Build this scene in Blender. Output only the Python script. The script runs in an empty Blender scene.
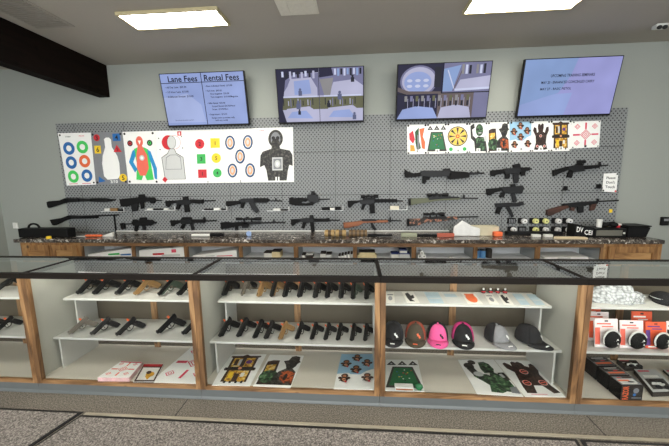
import bpy, bmesh, math, random
from mathutils import Vector, Matrix
random.seed(7)
S = bpy.context.scene
COL = S.collection
PI = math.pi

# ------------------------------------------------------------------ survey of the room
F, PITCH, YAW, ROLL = 306.0, .139438, -.07381, .012922
EYE = Vector((0, 0, 1.67))
_f = Vector((math.sin(YAW)*math.cos(PITCH), math.cos(YAW)*math.cos(PITCH), -math.sin(PITCH)))
_r = Vector((math.cos(YAW), -math.sin(YAW), 0)); _d = _f.cross(_r)
CR = math.cos(ROLL)*_r + math.sin(ROLL)*_d
CD = -math.sin(ROLL)*_r + math.cos(ROLL)*_d
def ray(px, py): return CR*((px-334.5)/F) + CD*((py-223.)/F) + _f
def W(px, py, Y): d = ray(px, py); return EYE + d*(Y/d.y)          # point on an upright plane
def Z(px, py, z): d = ray(px, py); return EYE + d*((z-EYE.z)/d.z)  # point on a level plane

WY = 4.25          # gun wall
CEIL = 3.28
CASE_Y = 2.083     # front of the showcases
POSTX = [-3.94, -2.57, -1.206, .164, 1.538, 2.91]
TOPZ = .75         # not used by geometry

# ------------------------------------------------------------------ materials
MATS = {}
def srgb(c):
    c = [x/255. for x in c]
    return tuple(x/12.92 if x <= .04045 else ((x+.055)/1.055)**2.4 for x in c) + (1,)
def pm(name, rgb, rough=.5, metal=0, var=.12, scale=25, bump=0, spec=.5, emit=0):
    if name in MATS: return MATS[name]
    m = bpy.data.materials.new(name); m.use_nodes = True; nt = m.node_tree; N = nt.nodes; L = nt.links
    b = N['Principled BSDF']; c = srgb(rgb)
    tc = N.new('ShaderNodeTexCoord'); no = N.new('ShaderNodeTexNoise'); no.inputs['Scale'].default_value = scale
    no.inputs['Detail'].default_value = 4
    L.new(tc.outputs['Object'], no.inputs['Vector'])
    mx = N.new('ShaderNodeMix'); mx.data_type = 'RGBA'
    mx.inputs[6].default_value = tuple(min(1, x*(1-var)) for x in c[:3])+(1,)
    mx.inputs[7].default_value = tuple(min(1, x*(1+var)) for x in c[:3])+(1,)
    L.new(no.outputs['Fac'], mx.inputs[0]); L.new(mx.outputs[2], b.inputs['Base Color'])
    b.inputs['Roughness'].default_value = rough; b.inputs['Metallic'].default_value = metal
    b.inputs['Specular IOR Level'].default_value = spec
    if emit:
        L.new(mx.outputs[2], b.inputs['Emission Color']); b.inputs['Emission Strength'].default_value = emit
    if bump:
        bp = N.new('ShaderNodeBump'); bp.inputs['Strength'].default_value = bump; bp.inputs['Distance'].default_value = .004
        L.new(no.outputs['Fac'], bp.inputs['Height']); L.new(bp.outputs[0], b.inputs['Normal'])
    MATS[name] = m; return m
def screen(name, rgb, s=1.0):
    if name in MATS: return MATS[name]
    m = bpy.data.materials.new(name); m.use_nodes = True; nt = m.node_tree; b = nt.nodes['Principled BSDF']
    no = nt.nodes.new('ShaderNodeTexNoise'); no.inputs['Scale'].default_value = 3.5; no.inputs['Detail'].default_value = 1
    tc = nt.nodes.new('ShaderNodeTexCoord'); nt.links.new(tc.outputs['Object'], no.inputs['Vector'])
    mx = nt.nodes.new('ShaderNodeMix'); mx.data_type = 'RGBA'; c = srgb(rgb)
    mx.inputs[6].default_value = tuple(x*.8 for x in c[:3])+(1,); mx.inputs[7].default_value = tuple(x*1.15 for x in c[:3])+(1,)
    nt.links.new(no.outputs['Fac'], mx.inputs[0]); nt.links.new(mx.outputs[2], b.inputs['Emission Color'])
    b.inputs['Base Color'].default_value = (.01, .01, .012, 1); b.inputs['Roughness'].default_value = .12
    b.inputs['Emission Strength'].default_value = s; b.inputs['Specular IOR Level'].default_value = .05
    MATS[name] = m; return m
def nodes(name):
    m = bpy.data.materials.new(name); m.use_nodes = True; MATS[name] = m
    return m, m.node_tree.nodes, m.node_tree.links, m.node_tree.nodes['Principled BSDF']
def ramp(N, stops, interp='LINEAR'):
    r = N.new('ShaderNodeValToRGB'); r.color_ramp.interpolation = interp
    e = r.color_ramp.elements
    while len(e) < len(stops): e.new(.5)
    for k, (p, c) in enumerate(stops): e[k].position = p; e[k].color = srgb(c)
    return r
def wood(name, axis, dark=(72, 49, 30), mid=(132, 97, 62), light=(170, 132, 90), rough=.45):
    m, N, L, b = nodes(name)
    tc = N.new('ShaderNodeTexCoord'); mp = N.new('ShaderNodeMapping')
    sc = [9, 9, 9]; sc['xyz'.index(axis)] = 1.2
    mp.inputs['Scale'].default_value = sc
    L.new(tc.outputs['Object'], mp.inputs[0])
    n1 = N.new('ShaderNodeTexNoise'); n1.inputs['Scale'].default_value = 1.6; n1.inputs['Detail'].default_value = 6; n1.inputs['Distortion'].default_value = 1.2
    L.new(mp.outputs[0], n1.inputs['Vector'])
    r = ramp(N, [(.3, dark), (.48, mid), (.7, light)]); L.new(n1.outputs['Fac'], r.inputs[0])
    v = N.new('ShaderNodeTexVoronoi'); v.inputs['Scale'].default_value = 5.5; L.new(tc.outputs['Object'], v.inputs['Vector'])
    kr = ramp(N, [(.05, (40, 24, 14)), (.16, (255, 255, 255))]); L.new(v.outputs['Distance'], kr.inputs[0])
    mx = N.new('ShaderNodeMix'); mx.data_type = 'RGBA'; mx.blend_type = 'MULTIPLY'; mx.inputs[0].default_value = .8
    L.new(r.outputs[0], mx.inputs[6]); L.new(kr.outputs[0], mx.inputs[7]); L.new(mx.outputs[2], b.inputs['Base Color'])
    b.inputs['Roughness'].default_value = rough
    return m
WOODZ = wood('knotty_wood_upright', 'z'); WOODX = wood('knotty_wood_level', 'x')
BEAMW = wood('dark_beam_wood', 'y', (10, 6, 4), (17, 10, 7), (23, 14, 10), .75)
BEAMW.node_tree.nodes['Principled BSDF'].inputs['Specular IOR Level'].default_value = .08
STOCKW = wood('gunstock_wood', 'x', (96, 50, 24), (136, 78, 42), (164, 100, 58), .4)
WALNUT = wood('dark_gunstock_wood', 'x', (40, 22, 15), (66, 38, 27), (88, 52, 38), .4)

def granite():
    m, N, L, b = nodes('speckled_granite')
    tc = N.new('ShaderNodeTexCoord')
    n = N.new('ShaderNodeTexNoise'); n.inputs['Scale'].default_value = 26; n.inputs['Detail'].default_value = 5; n.inputs['Distortion'].default_value = .8
    n2 = N.new('ShaderNodeTexNoise'); n2.inputs['Scale'].default_value = 2.6; n2.inputs['Detail'].default_value = 2
    for x in (n, n2): L.new(tc.outputs['Object'], x.inputs['Vector'])
    ad = N.new('ShaderNodeMath'); ad.operation = 'MULTIPLY_ADD'; ad.inputs[1].default_value = .45
    L.new(n2.outputs['Fac'], ad.inputs[0]); L.new(n.outputs['Fac'], ad.inputs[2])
    r = ramp(N, [(.0, (16, 15, 15)), (.66, (66, 60, 56)), (.82, (112, 104, 95)), (.9, (206, 200, 192)), (1, (240, 238, 234))])
    L.new(ad.outputs[0], r.inputs[0]); L.new(r.outputs[0], b.inputs['Base Color']); b.inputs['Roughness'].default_value = .18
    return m
GRAN = granite()
def pegboard():
    m, N, L, b = nodes('perforated_grey_metal')
    tc = N.new('ShaderNodeTexCoord'); sp = N.new('ShaderNodeSeparateXYZ'); L.new(tc.outputs['Object'], sp.inputs[0])
    def mth(op, a, b_=None, c=None):
        n = N.new('ShaderNodeMath'); n.operation = op
        for i, v in enumerate((a, b_, c)):
            if v is None: continue
            if isinstance(v, (int, float)): n.inputs[i].default_value = v
            else: L.new(v, n.inputs[i])
        return n.outputs[0]
    P = .049
    def grid(off):
        fx = mth('SUBTRACT', mth('FRACT', mth('MULTIPLY_ADD', sp.outputs[0], 1/P, off)), .5)
        fz = mth('SUBTRACT', mth('FRACT', mth('MULTIPLY_ADD', sp.outputs[2], 1/P/1.15, off)), .5)
        return mth('SQRT', mth('ADD', mth('POWER', fx, 2), mth('POWER', fz, 2)))
    d = mth('MINIMUM', grid(0.), grid(.5))
    r = ramp(N, [(.13, (24, 26, 28)), (.2, (134, 137, 137))]); L.new(d, r.inputs[0]); L.new(r.outputs[0], b.inputs['Base Color'])
    b.inputs['Roughness'].default_value = .55; b.inputs['Metallic'].default_value = .0
    return m
PEG = pegboard()
def carpet(name, c1, c2, c3, sc):
    m, N, L, b = nodes(name)
    tc = N.new('ShaderNodeTexCoord'); n = N.new('ShaderNodeTexNoise'); n.inputs['Scale'].default_value = sc; n.inputs['Detail'].default_value = 3
    L.new(tc.outputs['Object'], n.inputs['Vector']); r = ramp(N, [(.36, c1), (.5, c2), (.64, c3)])
    L.new(n.outputs['Fac'], r.inputs[0]); L.new(r.outputs[0], b.inputs['Base Color']); b.inputs['Roughness'].default_value = .95
    bp = N.new('ShaderNodeBump'); bp.inputs['Strength'].default_value = .6; bp.inputs['Distance'].default_value = .006
    L.new(n.outputs['Fac'], bp.inputs['Height']); L.new(bp.outputs[0], b.inputs['Normal'])
    return m
CARPET = carpet('ribbed_grey_carpet', (82, 78, 75), (122, 116, 111), (162, 155, 148), 120)
FLOORM = carpet('speckled_floor', (78, 73, 65), (108, 102, 93), (138, 132, 121), 120)
def plaster(name, rgb, sc=60, bump=.15):
    return pm(name, rgb, .85, 0, .03, sc, bump, .2)
WALL = plaster('grey_green_wall_paint', (158, 162, 155)); CEILM = plaster('ceiling_paint', (176, 170, 160), 40, .2)
def glassmat(name, k, tint=.97):
    m, N, L, b = nodes(name); N.remove(b); out = N['Material Output']
    tr = N.new('ShaderNodeBsdfTransparent'); tr.inputs[0].default_value = (tint*.985, tint, tint*.99, 1)
    gl = N.new('ShaderNodeBsdfGlossy'); gl.inputs['Roughness'].default_value = .015; gl.inputs[0].default_value = (.95, .97, .97, 1)
    fr = N.new('ShaderNodeFresnel'); fr.inputs[0].default_value = 1.5
    no = N.new('ShaderNodeTexNoise'); no.inputs['Scale'].default_value = 2.0
    mu = N.new('ShaderNodeMath'); mu.operation = 'MULTIPLY'; mu.inputs[1].default_value = k; mu.use_clamp = True
    mv = N.new('ShaderNodeMath'); mv.operation = 'MULTIPLY_ADD'; mv.inputs[1].default_value = .1; mv.inputs[2].default_value = .95
    m3 = N.new('ShaderNodeMath'); m3.operation = 'MULTIPLY'; m3.use_clamp = True
    mx = N.new('ShaderNodeMixShader')
    L.new(fr.outputs[0], mu.inputs[0]); L.new(no.outputs['Fac'], mv.inputs[0]); L.new(mu.outputs[0], m3.inputs[0]); L.new(mv.outputs[0], m3.inputs[1])
    L.new(m3.outputs[0], mx.inputs[0]); L.new(tr.outputs[0], mx.inputs[1]); L.new(gl.outputs[0], mx.inputs[2]); L.new(mx.outputs[0], out.inputs['Surface'])
    return m
GTOP = glassmat('counter_glass', 2.15); GFRONT = glassmat('front_glass', .7)
def bagmat():
    m, N, L, b = nodes('crinkled_clear_plastic')
    tc = N.new('ShaderNodeTexCoord'); v = N.new('ShaderNodeTexVoronoi'); v.inputs['Scale'].default_value = 48
    L.new(tc.outputs['Object'], v.inputs['Vector']); r = ramp(N, [(.1, (214, 218, 218)), (.45, (188, 191, 191)), (.8, (140, 143, 143))])
    L.new(v.outputs['Distance'], r.inputs[0]); L.new(r.outputs[0], b.inputs['Base Color']); b.inputs['Roughness'].default_value = .15
    bp = N.new('ShaderNodeBump'); bp.inputs['Strength'].default_value = .6; bp.inputs['Distance'].default_value = .01
    L.new(v.outputs['Distance'], bp.inputs['Height']); L.new(bp.outputs[0], b.inputs['Normal'])
    return m
BAG = bagmat()
def camo():
    m, N, L, b = nodes('orange_brown_camouflage')
    tc = N.new('ShaderNodeTexCoord'); n = N.new('ShaderNodeTexNoise'); n.inputs['Scale'].default_value = 22
    L.new(tc.outputs['Object'], n.inputs['Vector']); r = ramp(N, [(.42, (38, 34, 32)), (.5, (92, 70, 58)), (.56, (172, 116, 92)), (.66, (70, 66, 62))], 'CONSTANT')
    L.new(n.outputs['Fac'], r.inputs[0]); L.new(r.outputs[0], b.inputs['Base Color']); b.inputs['Roughness'].default_value = .6
    return m
CAMO = camo()
def mottle(name, cols, sc):
    m, N, L, b = nodes(name); tc = N.new('ShaderNodeTexCoord'); n = N.new('ShaderNodeTexNoise'); n.inputs['Scale'].default_value = sc; n.inputs['Detail'].default_value = 3; n.inputs['Distortion'].default_value = .6
    L.new(tc.outputs['Object'], n.inputs['Vector']); k = len(cols); r = ramp(N, [(.34+.34*i/max(1, k-1), c) for i, c in enumerate(cols)]); L.new(n.outputs['Fac'], r.inputs[0]); L.new(r.outputs[0], b.inputs['Base Color']); b.inputs['Roughness'].default_value = .5
    return m
MGRN = mottle('mottled_green_print', [(16, 20, 16), (34, 54, 36), (64, 104, 66), (120, 150, 110)], 26)
MBRN = mottle('mottled_brown_print', [(26, 16, 14), (52, 34, 28), (84, 58, 46)], 40)
MGLD = mottle('mottled_gold_print', [(96, 58, 30), (206, 150, 40), (240, 200, 80), (240, 230, 200)], 30)
MRST = mottle('mottled_rust_print', [(40, 24, 18), (120, 56, 30), (214, 104, 50), (60, 40, 30)], 30)
MDRK = mottle('mottled_dark_print', [(14, 14, 14), (40, 38, 34), (92, 88, 80)], 34)
BLACK = pm('satin_black_metal', (15, 15, 16), .5, 0, .2, 30, 0, .22)
POLY = pm('black_polymer', (16, 16, 17), .65, 0, .2, 40, 0, .2)
GUNM = pm('gun_steel', (22, 23, 25), .45, .1, .2, 30, 0, .3)
TANP = pm('tan_polymer', (140, 108, 66), .5)
GREYP = pm('grey_polymer', (92, 86, 76), .5)
GREEN = pm('olive_stock', (92, 96, 74), .6)
FRAME = pm('dark_bronze_frame', (30, 26, 23), .5, 0, .12, 25, 0, .1)
SHELF = pm('white_shelf_laminate', (204, 204, 198), .35, 0, .02)
PANEL = pm('pale_grey_panel', (182, 182, 172), .5, 0, .03, 6)
BACKP = pm('taupe_back_panel', (92, 84, 70), .35, 0, .1, 5)
DECK = pm('cream_case_deck', (216, 210, 196), .4, 0, .03, 5)
WHITE = pm('white_paper', (250, 250, 246), .6, 0, .02)
WHITEP = pm('white_plastic', (226, 226, 220), .4, 0, .03)
OFFW = pm('off_white_sheet', (232, 230, 222), .6, 0, .02)
ORANGE = pm('orange_print', (236, 110, 60), .5, 0, .05)
RED = pm('red_print', (206, 40, 52), .5, 0, .05)
PINKR = pm('pink_red_print', (222, 72, 98), .5, 0, .05)
BLUE = pm('blue_print', (36, 106, 176), .5, 0, .05)
SKYB = pm('pale_blue_print', (158, 200, 226), .5, 0, .08, 9)
CYAN = pm('cyan_print', (36, 146, 206), .5, 0, .05)
GRN = pm('green_print', (60, 178, 88), .5, 0, .05)
LGRN = pm('bright_green_print', (70, 206, 96), .5, 0, .05)
DGRN = pm('dark_green_print', (40, 84, 48), .6, 0, .6, 40)
BGRN = pm('felt_green_print', (36, 110, 66), .6, 0, .3, 14)
YEL = pm('yellow_print', (244, 206, 44), .5, 0, .05)
GOLD = pm('gold_print', (214, 160, 50), .5, 0, .35, 40)
PGOLD = pm('pale_gold_print', (226, 196, 106), .5, 0, .1)
GREYM = pm('mid_grey_print', (132, 134, 138), .6, 0, .05)
LGREY = pm('light_grey_print', (206, 208, 206), .6, 0, .04)
DGREY = pm('dark_grey_print', (62, 60, 56), .6, 0, .5, 45)
INK = pm('black_print', (26, 25, 25), .6)
BROWN = pm('brown_print', (64, 42, 32), .6, 0, .3, 30)
LBRN = pm('light_brown_print', (158, 102, 70), .6, 0, .3, 30)
SALM = pm('salmon_print', (240, 112, 92), .5, 0, .05)
PEACH = pm('peach_print', (238, 166, 124), .5, 0, .06)
PINKC = pm('hot_pink_fabric', (240, 96, 160), .8, 0, .08, 60)
MAGC = pm('magenta_mesh_fabric', (196, 52, 120), .85, 0, .25, 160)
BLKC = pm('black_cap_fabric', (24, 24, 27), .85, 0, .2, 60)
OLVC = pm('olive_cap_fabric', (74, 66, 52), .85, 0, .15, 60)
ORGC = pm('rust_mesh_fabric', (150, 68, 46), .85, 0, .25, 160)
GRYC = pm('heather_grey_fabric', (140, 140, 142), .85, 0, .25, 90)
KICK = pm('blue_grey_vinyl', (98, 103, 104), .35, 0, .06, 8)
TRIMM = pm('worn_metal_edge', (176, 168, 150), .4, .4, .2, 12)
RUB = pm('black_rubber', (22, 21, 21), .8)
BEIGE = pm('beige_paint', (190, 178, 140), .6)
DOORP = wood('pale_door_panel_wood', 'x', (120, 82, 46), (178, 134, 84), (206, 164, 110))
DOORW = wood('knotty_door_wood', 'z', (96, 62, 34), (150, 108, 64), (184, 142, 92))

# ------------------------------------------------------------------ mesh builder
_tx = {}
def textmesh(s):
    if s in _tx: return _tx[s]
    cu = bpy.data.curves.new('t', 'FONT'); cu.body = s; cu.size = 1; cu.resolution_u = 2; cu.offset = .018
    o = bpy.data.objects.new('t', cu); COL.objects.link(o)
    dg = bpy.context.evaluated_depsgraph_get(); me = o.evaluated_get(dg).to_mesh()
    vs = [(v.co.x, v.co.y) for v in me.vertices]; fs = [tuple(p.vertices) for p in me.polygons]
    o.evaluated_get(dg).to_mesh_clear()
    bpy.data.objects.remove(o); bpy.data.curves.remove(cu)
    x0 = min(v[0] for v in vs); x1 = max(v[0] for v in vs)
    vs = [(x-x0, y) for x, y in vs]
    _tx[s] = (vs, fs, x1-x0); return _tx[s]

class MB:
    def __init__(s, mat=None): s.v = []; s.f = []; s.mi = []; s.mats = []; s.m = mat
    def _m(s, m):
        m = m or s.m
        if m not in s.mats: s.mats.append(m)
        return s.mats.index(m)
    def face(s, pts, m=None):
        n = len(s.v); s.v += [Vector(p) for p in pts]; s.f.append(tuple(range(n, n+len(pts)))); s.mi.append(s._m(m))
    def raw(s, vs, fs, m=None):
        n = len(s.v); s.v += [Vector(p) for p in vs]; k = s._m(m)
        for f in fs: s.f.append(tuple(n+i for i in f)); s.mi.append(k)
    def prism(s, pts, vec, m=None):
        vec = Vector(vec); k = len(pts); a = [Vector(p) for p in pts]
        s.raw(a+[p+vec for p in a], [tuple(range(k))[::-1], tuple(range(k, 2*k))]+[(i, (i+1) % k, k+(i+1) % k, k+i) for i in range(k)], m)
    def box(s, a, b, m=None):
        (x0, y0, z0), (x1, y1, z1) = a, b
        s.prism([(x0, y0, z0), (x1, y0, z0), (x1, y1, z0), (x0, y1, z0)], (0, 0, z1-z0), m)
    def tube(s, p0, p1, r0, r1=None, m=None, seg=12):
        r1 = r0 if r1 is None else r1; p0 = Vector(p0); p1 = Vector(p1); d = (p1-p0).normalized()
        u = d.orthogonal().normalized(); w = d.cross(u)
        A = [p0+(u*math.cos(t)+w*math.sin(t))*r0 for t in [2*PI*i/seg for i in range(seg)]]
        B = [p1+(u*math.cos(t)+w*math.sin(t))*r1 for t in [2*PI*i/seg for i in range(seg)]]
        s.raw(A+B, [tuple(range(seg)), tuple(range(seg, 2*seg))]+[(i, (i+1) % seg, seg+(i+1) % seg, seg+i) for i in range(seg)], m)
    def ell(s, c, r, m=None, seg=16, rings=10, t0=0, t1=PI, fn=None):
        vs = []; fs = []
        for j in range(rings+1):
            t = t0+(t1-t0)*j/rings
            for i in range(seg):
                a = 2*PI*i/seg; p = Vector((r[0]*math.sin(t)*math.cos(a), r[1]*math.sin(t)*math.sin(a), r[2]*math.cos(t)))
                if fn: p = fn(p)
                vs.append(Vector(c)+p)
        for j in range(rings):
            for i in range(seg): fs.append((j*seg+i, j*seg+(i+1) % seg, (j+1)*seg+(i+1) % seg, (j+1)*seg+i))
        s.raw(vs, fs, m)
    def build(s, name, parent=None, org=(0, 0, 0), smooth=False, bevel=0, fix=True, xf=None):
        me = bpy.data.meshes.new(name); o0 = Vector(org)
        vs = [(xf @ p if xf else p)-o0 for p in s.v]
        me.from_pydata(vs, [], s.f)
        for m in s.mats: me.materials.append(m)
        me.polygons.foreach_set('material_index', s.mi)
        if fix:
            bm = bmesh.new(); bm.from_mesh(me); bmesh.ops.remove_doubles(bm, verts=bm.verts, dist=1e-6)
            bmesh.ops.recalc_face_normals(bm, faces=bm.faces); bm.to_mesh(me); bm.free()
        if smooth: me.polygons.foreach_set('use_smooth', [True]*len(me.polygons))
        o = bpy.data.objects.new(name, me); COL.objects.link(o)
        if parent: o.parent = parent
        else: o.location = o0
        if bevel:
            b = o.modifiers.new('edge', 'BEVEL'); b.width = bevel; b.segments = 2; b.limit_method = 'ANGLE'; b.angle_limit = .6
        return o
def thing(name, label, cat, loc=(0, 0, 0), group=None):
    o = bpy.data.objects.new(name, None); COL.objects.link(o); o.location = loc; o.empty_display_size = .05
    return tag(o, label, cat, group)
def tag(o, label, cat, group=None):
    o['label'] = label; o['category'] = cat
    if group: o['group'] = group
    return o
def struct(mb, name, **k):
    o = mb.build(name, **k); o['kind'] = 'structure'; return o
def copy_tree(o, parent=None):
    c = o.copy(); COL.objects.link(c)
    if parent: c.parent = parent
    for ch in list(o.children): copy_tree(ch, c)
    return c

# ------------------------------------------------------------------ room shell
b = MB(FLOORM); b.box((-5.5, -4, -.1), (5.3, WY+.15, 0)); struct(b, 'floor')
b = MB(CEILM); b.box((-5.5, -4, CEIL), (5.3, WY+.15, CEIL+.12)); struct(b, 'ceiling')
b = MB(WALL); b.box((-5.5, WY, 0), (5.3, WY+.12, CEIL)); struct(b, 'wall_back')
b = MB(WALL); b.box((-5.5, -4, 0), (-5.375, WY, CEIL)); struct(b, 'wall_left')
b = MB(WALL); b.box((5.2, -4, 0), (5.3, WY, CEIL)); struct(b, 'wall_right')
# seams of the floor strip in front of the cases, its metal edge
b = MB(RUB)
for x in (-1.312, 1.612): b.box((x-.003, 1.89, 0), (x+.003, 2.07, .0015))
struct(b, 'trim_1')
b = MB(TRIMM); b.box((-1.985, 1.868, 0), (4.2, 1.892, .008)); struct(b, 'trim_2', bevel=.002)

# pegboard of perforated metal sheets
b = MB(PEG); b.box((-4.29, WY-.02, .955), (3.377, WY, 2.517))
o = b.build('pegboard', org=(0, WY, 0)); 
root = thing('pegboard_wall', 'grey perforated metal pegboard covering the back wall behind the guns', 'pegboard', (-.45, WY-.01, .955))
o.name = 'perforated_sheet'; o.parent = root; o.location = Vector((0, WY, 0))-root.location
b = MB(INK)
for z in (1.467, 2.049): b.box((-4.288, WY-.0215, z-.003), (3.375, WY-.0195, z+.003))
x = -4.02
while x < 3.3:
    b.box((x-.002, WY-.0213, .96), (x+.002, WY-.0195, 2.515)); x += .745
b.build('sheet_seam', root, root.location)
b = MB(WHITEP); b.box((-3.55, WY-.034, .956), (1.25, WY-.0215, .972)); b.build('edge_rail', root, root.location)
b = MB(POLY); b.box((-3.565, WY-.034, .956), (-3.545, WY-.0215, 1.19)); b.build('upright_strip', root, root.location)

# ceiling beam, lights, vents
b = MB(BEAMW); b.box((-3.60, -3.9, 2.855), (-3.44, WY-.001, CEIL-.001))
tag(b.build('ceiling_beam', org=(-3.52, 0, 2.855), bevel=.006), 'heavy dark wooden beam running under the ceiling at upper left', 'beam')
LITE = bpy.data.materials.new('lit_diffuser'); LITE.use_nodes = True; MATS['lit_diffuser'] = LITE
_b = LITE.node_tree.nodes['Principled BSDF']; _b.inputs['Emission Color'].default_value = (1, .94, .83, 1); _b.inputs['Emission Strength'].default_value = 26
_n = LITE.node_tree.nodes.new('ShaderNodeTexNoise'); _n.inputs['Scale'].default_value = 3
def panel(x0, x1, y0, y1, label):
    r = thing('ceiling_light', label, 'ceiling light', ((x0+x1)/2, (y0+y1)/2, CEIL), 'flat ceiling panel lights')
    f = MB(BEIGE); t = .022
    for a, c in (((x0-t, y0-t), (x1+t, y0)), ((x0-t, y1), (x1+t, y1+t)), ((x0-t, y0), (x0, y1)), ((x1, y0), (x1+t, y1))):
        f.box((a[0], a[1], CEIL-.03), (c[0], c[1], CEIL-.0005))
    f.build('light_frame', r, r.location, bevel=.002)
    d = MB(LITE); d.box((x0+.001, y0+.001, CEIL-.026), (x1-.001, y1-.001, CEIL-.012)); d.build('diffuser', r, r.location)
panel(-2.27, -1.31, 3.02, 3.29, 'lit rectangular ceiling panel above the lane fees screen')
panel(1.05, 2.02, 3.02, 3.31, 'lit rectangular ceiling panel at top edge, above the screen on the right')
for k, (x, y) in enumerate(((-2.0, 1.1), (1.5, 1.1), (-2.0, -.9), (1.5, -.9), (-2, -2.7), (1.5, -2.7))):
    panel(x-.5, x+.5, y-.15, y+.15, 'lit rectangular ceiling panel overhead in the room, outside the picture')
def vent(x0, x1, y0, y1, label, n, mt):
    r = thing('ceiling_vent', label, 'vent', ((x0+x1)/2, (y0+y1)/2, CEIL))
    f = MB(mt); f.box((x0, y0, CEIL-.012), (x1, y1, CEIL-.0005)); f.build('vent_frame', r, r.location, bevel=.004)
    w = (x1-x0)/n
    for k in range(n):
        d = MB(mt); d.box((x0+w*k+.02, y0+.02, CEIL-.02), (x0+w*(k+1)-.02, y1-.03, CEIL-.0125)); d.build('vent_vane', r, r.location, bevel=.006)
vent(-.735, -.36, 2.75, 3.21, 'white ceiling vent with three long vanes, top centre', 3, pm('vent_paint', (226, 222, 208), .6))
GRILL = pm('grille_paint', (160, 154, 144), .7)
r = thing('return_grille', 'flat ceiling return grille beside the dark beam', 'vent', (-3.1, 2.9, CEIL))
f = MB(GRILL); f.box((-3.32, 2.5, CEIL-.008), (-2.9, 3.215, CEIL-.0005)); f.build('grille_frame', r, r.location)
f = MB(pm('grille_slats', (146, 141, 132), .7))
for k in range(20): f.box((-3.29, 2.53+k*.033, CEIL-.014), (-2.93, 2.548+k*.033, CEIL-.0085))
f.build('grille_slats', r, r.location)
# small twin-lens camera on the ceiling, right
c = Z(659, 29, CEIL-.05)
r = thing('security_camera', 'small white twin-lens camera on the ceiling at upper right', 'camera', (c.x, c.y, CEIL))
f = MB(WHITEP); f.box((c.x-.045, c.y-.03, CEIL-.045), (c.x+.075, c.y+.045, CEIL-.0005)); f.build('housing', r, r.location, bevel=.012)
f = MB(INK)
for dx in (-.022, .032): f.ell((c.x+dx, c.y-.03, CEIL-.045), (.024, .02, .02))
f.build('lens_pair', r, r.location, smooth=True)

# ------------------------------------------------------------------ flat printed sheets
class Sheet:
    def __init__(s, tl, tr, br, bl, base=WHITE, thick=.004):
        s.c = [Vector(p) for p in (tl, tr, br, bl)]; s.b = MB(); s.n = (s.c[1]-s.c[0]).cross(s.c[3]-s.c[0]).normalized()
        if s.n.dot(EYE-s.c[0]) < 0: s.n = -s.n
        s.w = (s.c[1]-s.c[0]).length; s.h = (s.c[3]-s.c[0]).length; s.e = 0; s.t = thick
        s.b.prism(s.c, s.n*-thick if False else s.n*thick, base)
    def p(s, u, v): return (s.c[0]*(1-u)+s.c[1]*u)*(1-v)+(s.c[3]*(1-u)+s.c[2]*u)*v+s.n*(s.t+s.e)
    def step(s): s.e += .00025
    def poly(s, m, pts): s.step(); s.b.face([s.p(*q) for q in pts], m)
    def rect(s, m, u0, v0, u1, v1): s.poly(m, [(u0, v0), (u1, v0), (u1, v1), (u0, v1)])
    def oval(s, m, u, v, ru, rv=None, seg=28):
        rv = ru*s.w/s.h if rv is None else rv
        s.poly(m, [(u+ru*math.cos(2*PI*i/seg), v+rv*math.sin(2*PI*i/seg)) for i in range(seg)])
    def ring(s, m, u, v, r, mi, ri, k=None): s.oval(m, u, v, r, k and r*k); s.oval(mi, u, v, ri, k and ri*k)
    def text(s, m, t, u, v, h, align='c', maxw=None):
        vs, fs, w = textmesh(t); k = h*1.4; ku = k*s.h/s.w
        if maxw and w*ku > maxw: ku = maxw/w
        off = {'c': w/2, 'l': 0}[align]; s.step()
        s.b.raw([s.p(u+(x-off)*ku, v+h/2-y*k) for x, y in vs], fs, m)
    def line(s, m, u0, v0, u1, v1, t):
        a = Vector((u0*s.w, v0*s.h)); b_ = Vector((u1*s.w, v1*s.h)); d = (b_-a).normalized(); q = Vector((-d.y, d.x))*t*s.w/2
        s.poly(m, [((p.x)/s.w, (p.y)/s.h) for p in (a+q, b_+q, b_-q, a-q)])
    def build(s, name, label=None, cat=None, group=None, parent=None, org=None):
        o = s.b.build(name, parent, org if org is not None else sum(s.c, Vector())/4, fix=False)
        if label: tag(o, label, cat, group)
        return o
def corners(s, m=INK, r=.035):
    for u, v in ((.06, .04), (.94, .04), (.94, .96), (.06, .96)): s.oval(m, u, v, r, seg=8)

def wallsheet(a, base=WHITE, Y=WY-.0285):
    return Sheet(*[W(x, y, Y) for x, y in a], base=base)
G1 = 'paper targets pinned in a row on the left of the pegboard'
# 1 rings
s = wallsheet([(58, 133.2), (90.8, 132.6), (96, 184.6), (67, 185.6)])
for u, v, m in ((.27, .29, BLUE), (.7, .27, LGRN), (.28, .56, BLUE), (.72, .54, ORANGE), (.28, .83, LGRN), (.74, .82, BLUE)): s.ring(m, u, v, .18, WHITE, .085)
s.text(INK, 'TARGET', .3, .07, .022); s.text(PINKR, 'PRACTICE', .72, .06, .018); s.rect(PINKR, .1, .965, .4, .975); s.rect(PINKR, .55, .965, .85, .975)
for u, v in ((.06, .04), (.95, .96)): s.oval(INK, u, v, .03, seg=8)
s.build('paper_target', 'paper target with six blue, green and orange rings, leftmost on the pegboard', 'target', G1)
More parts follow.
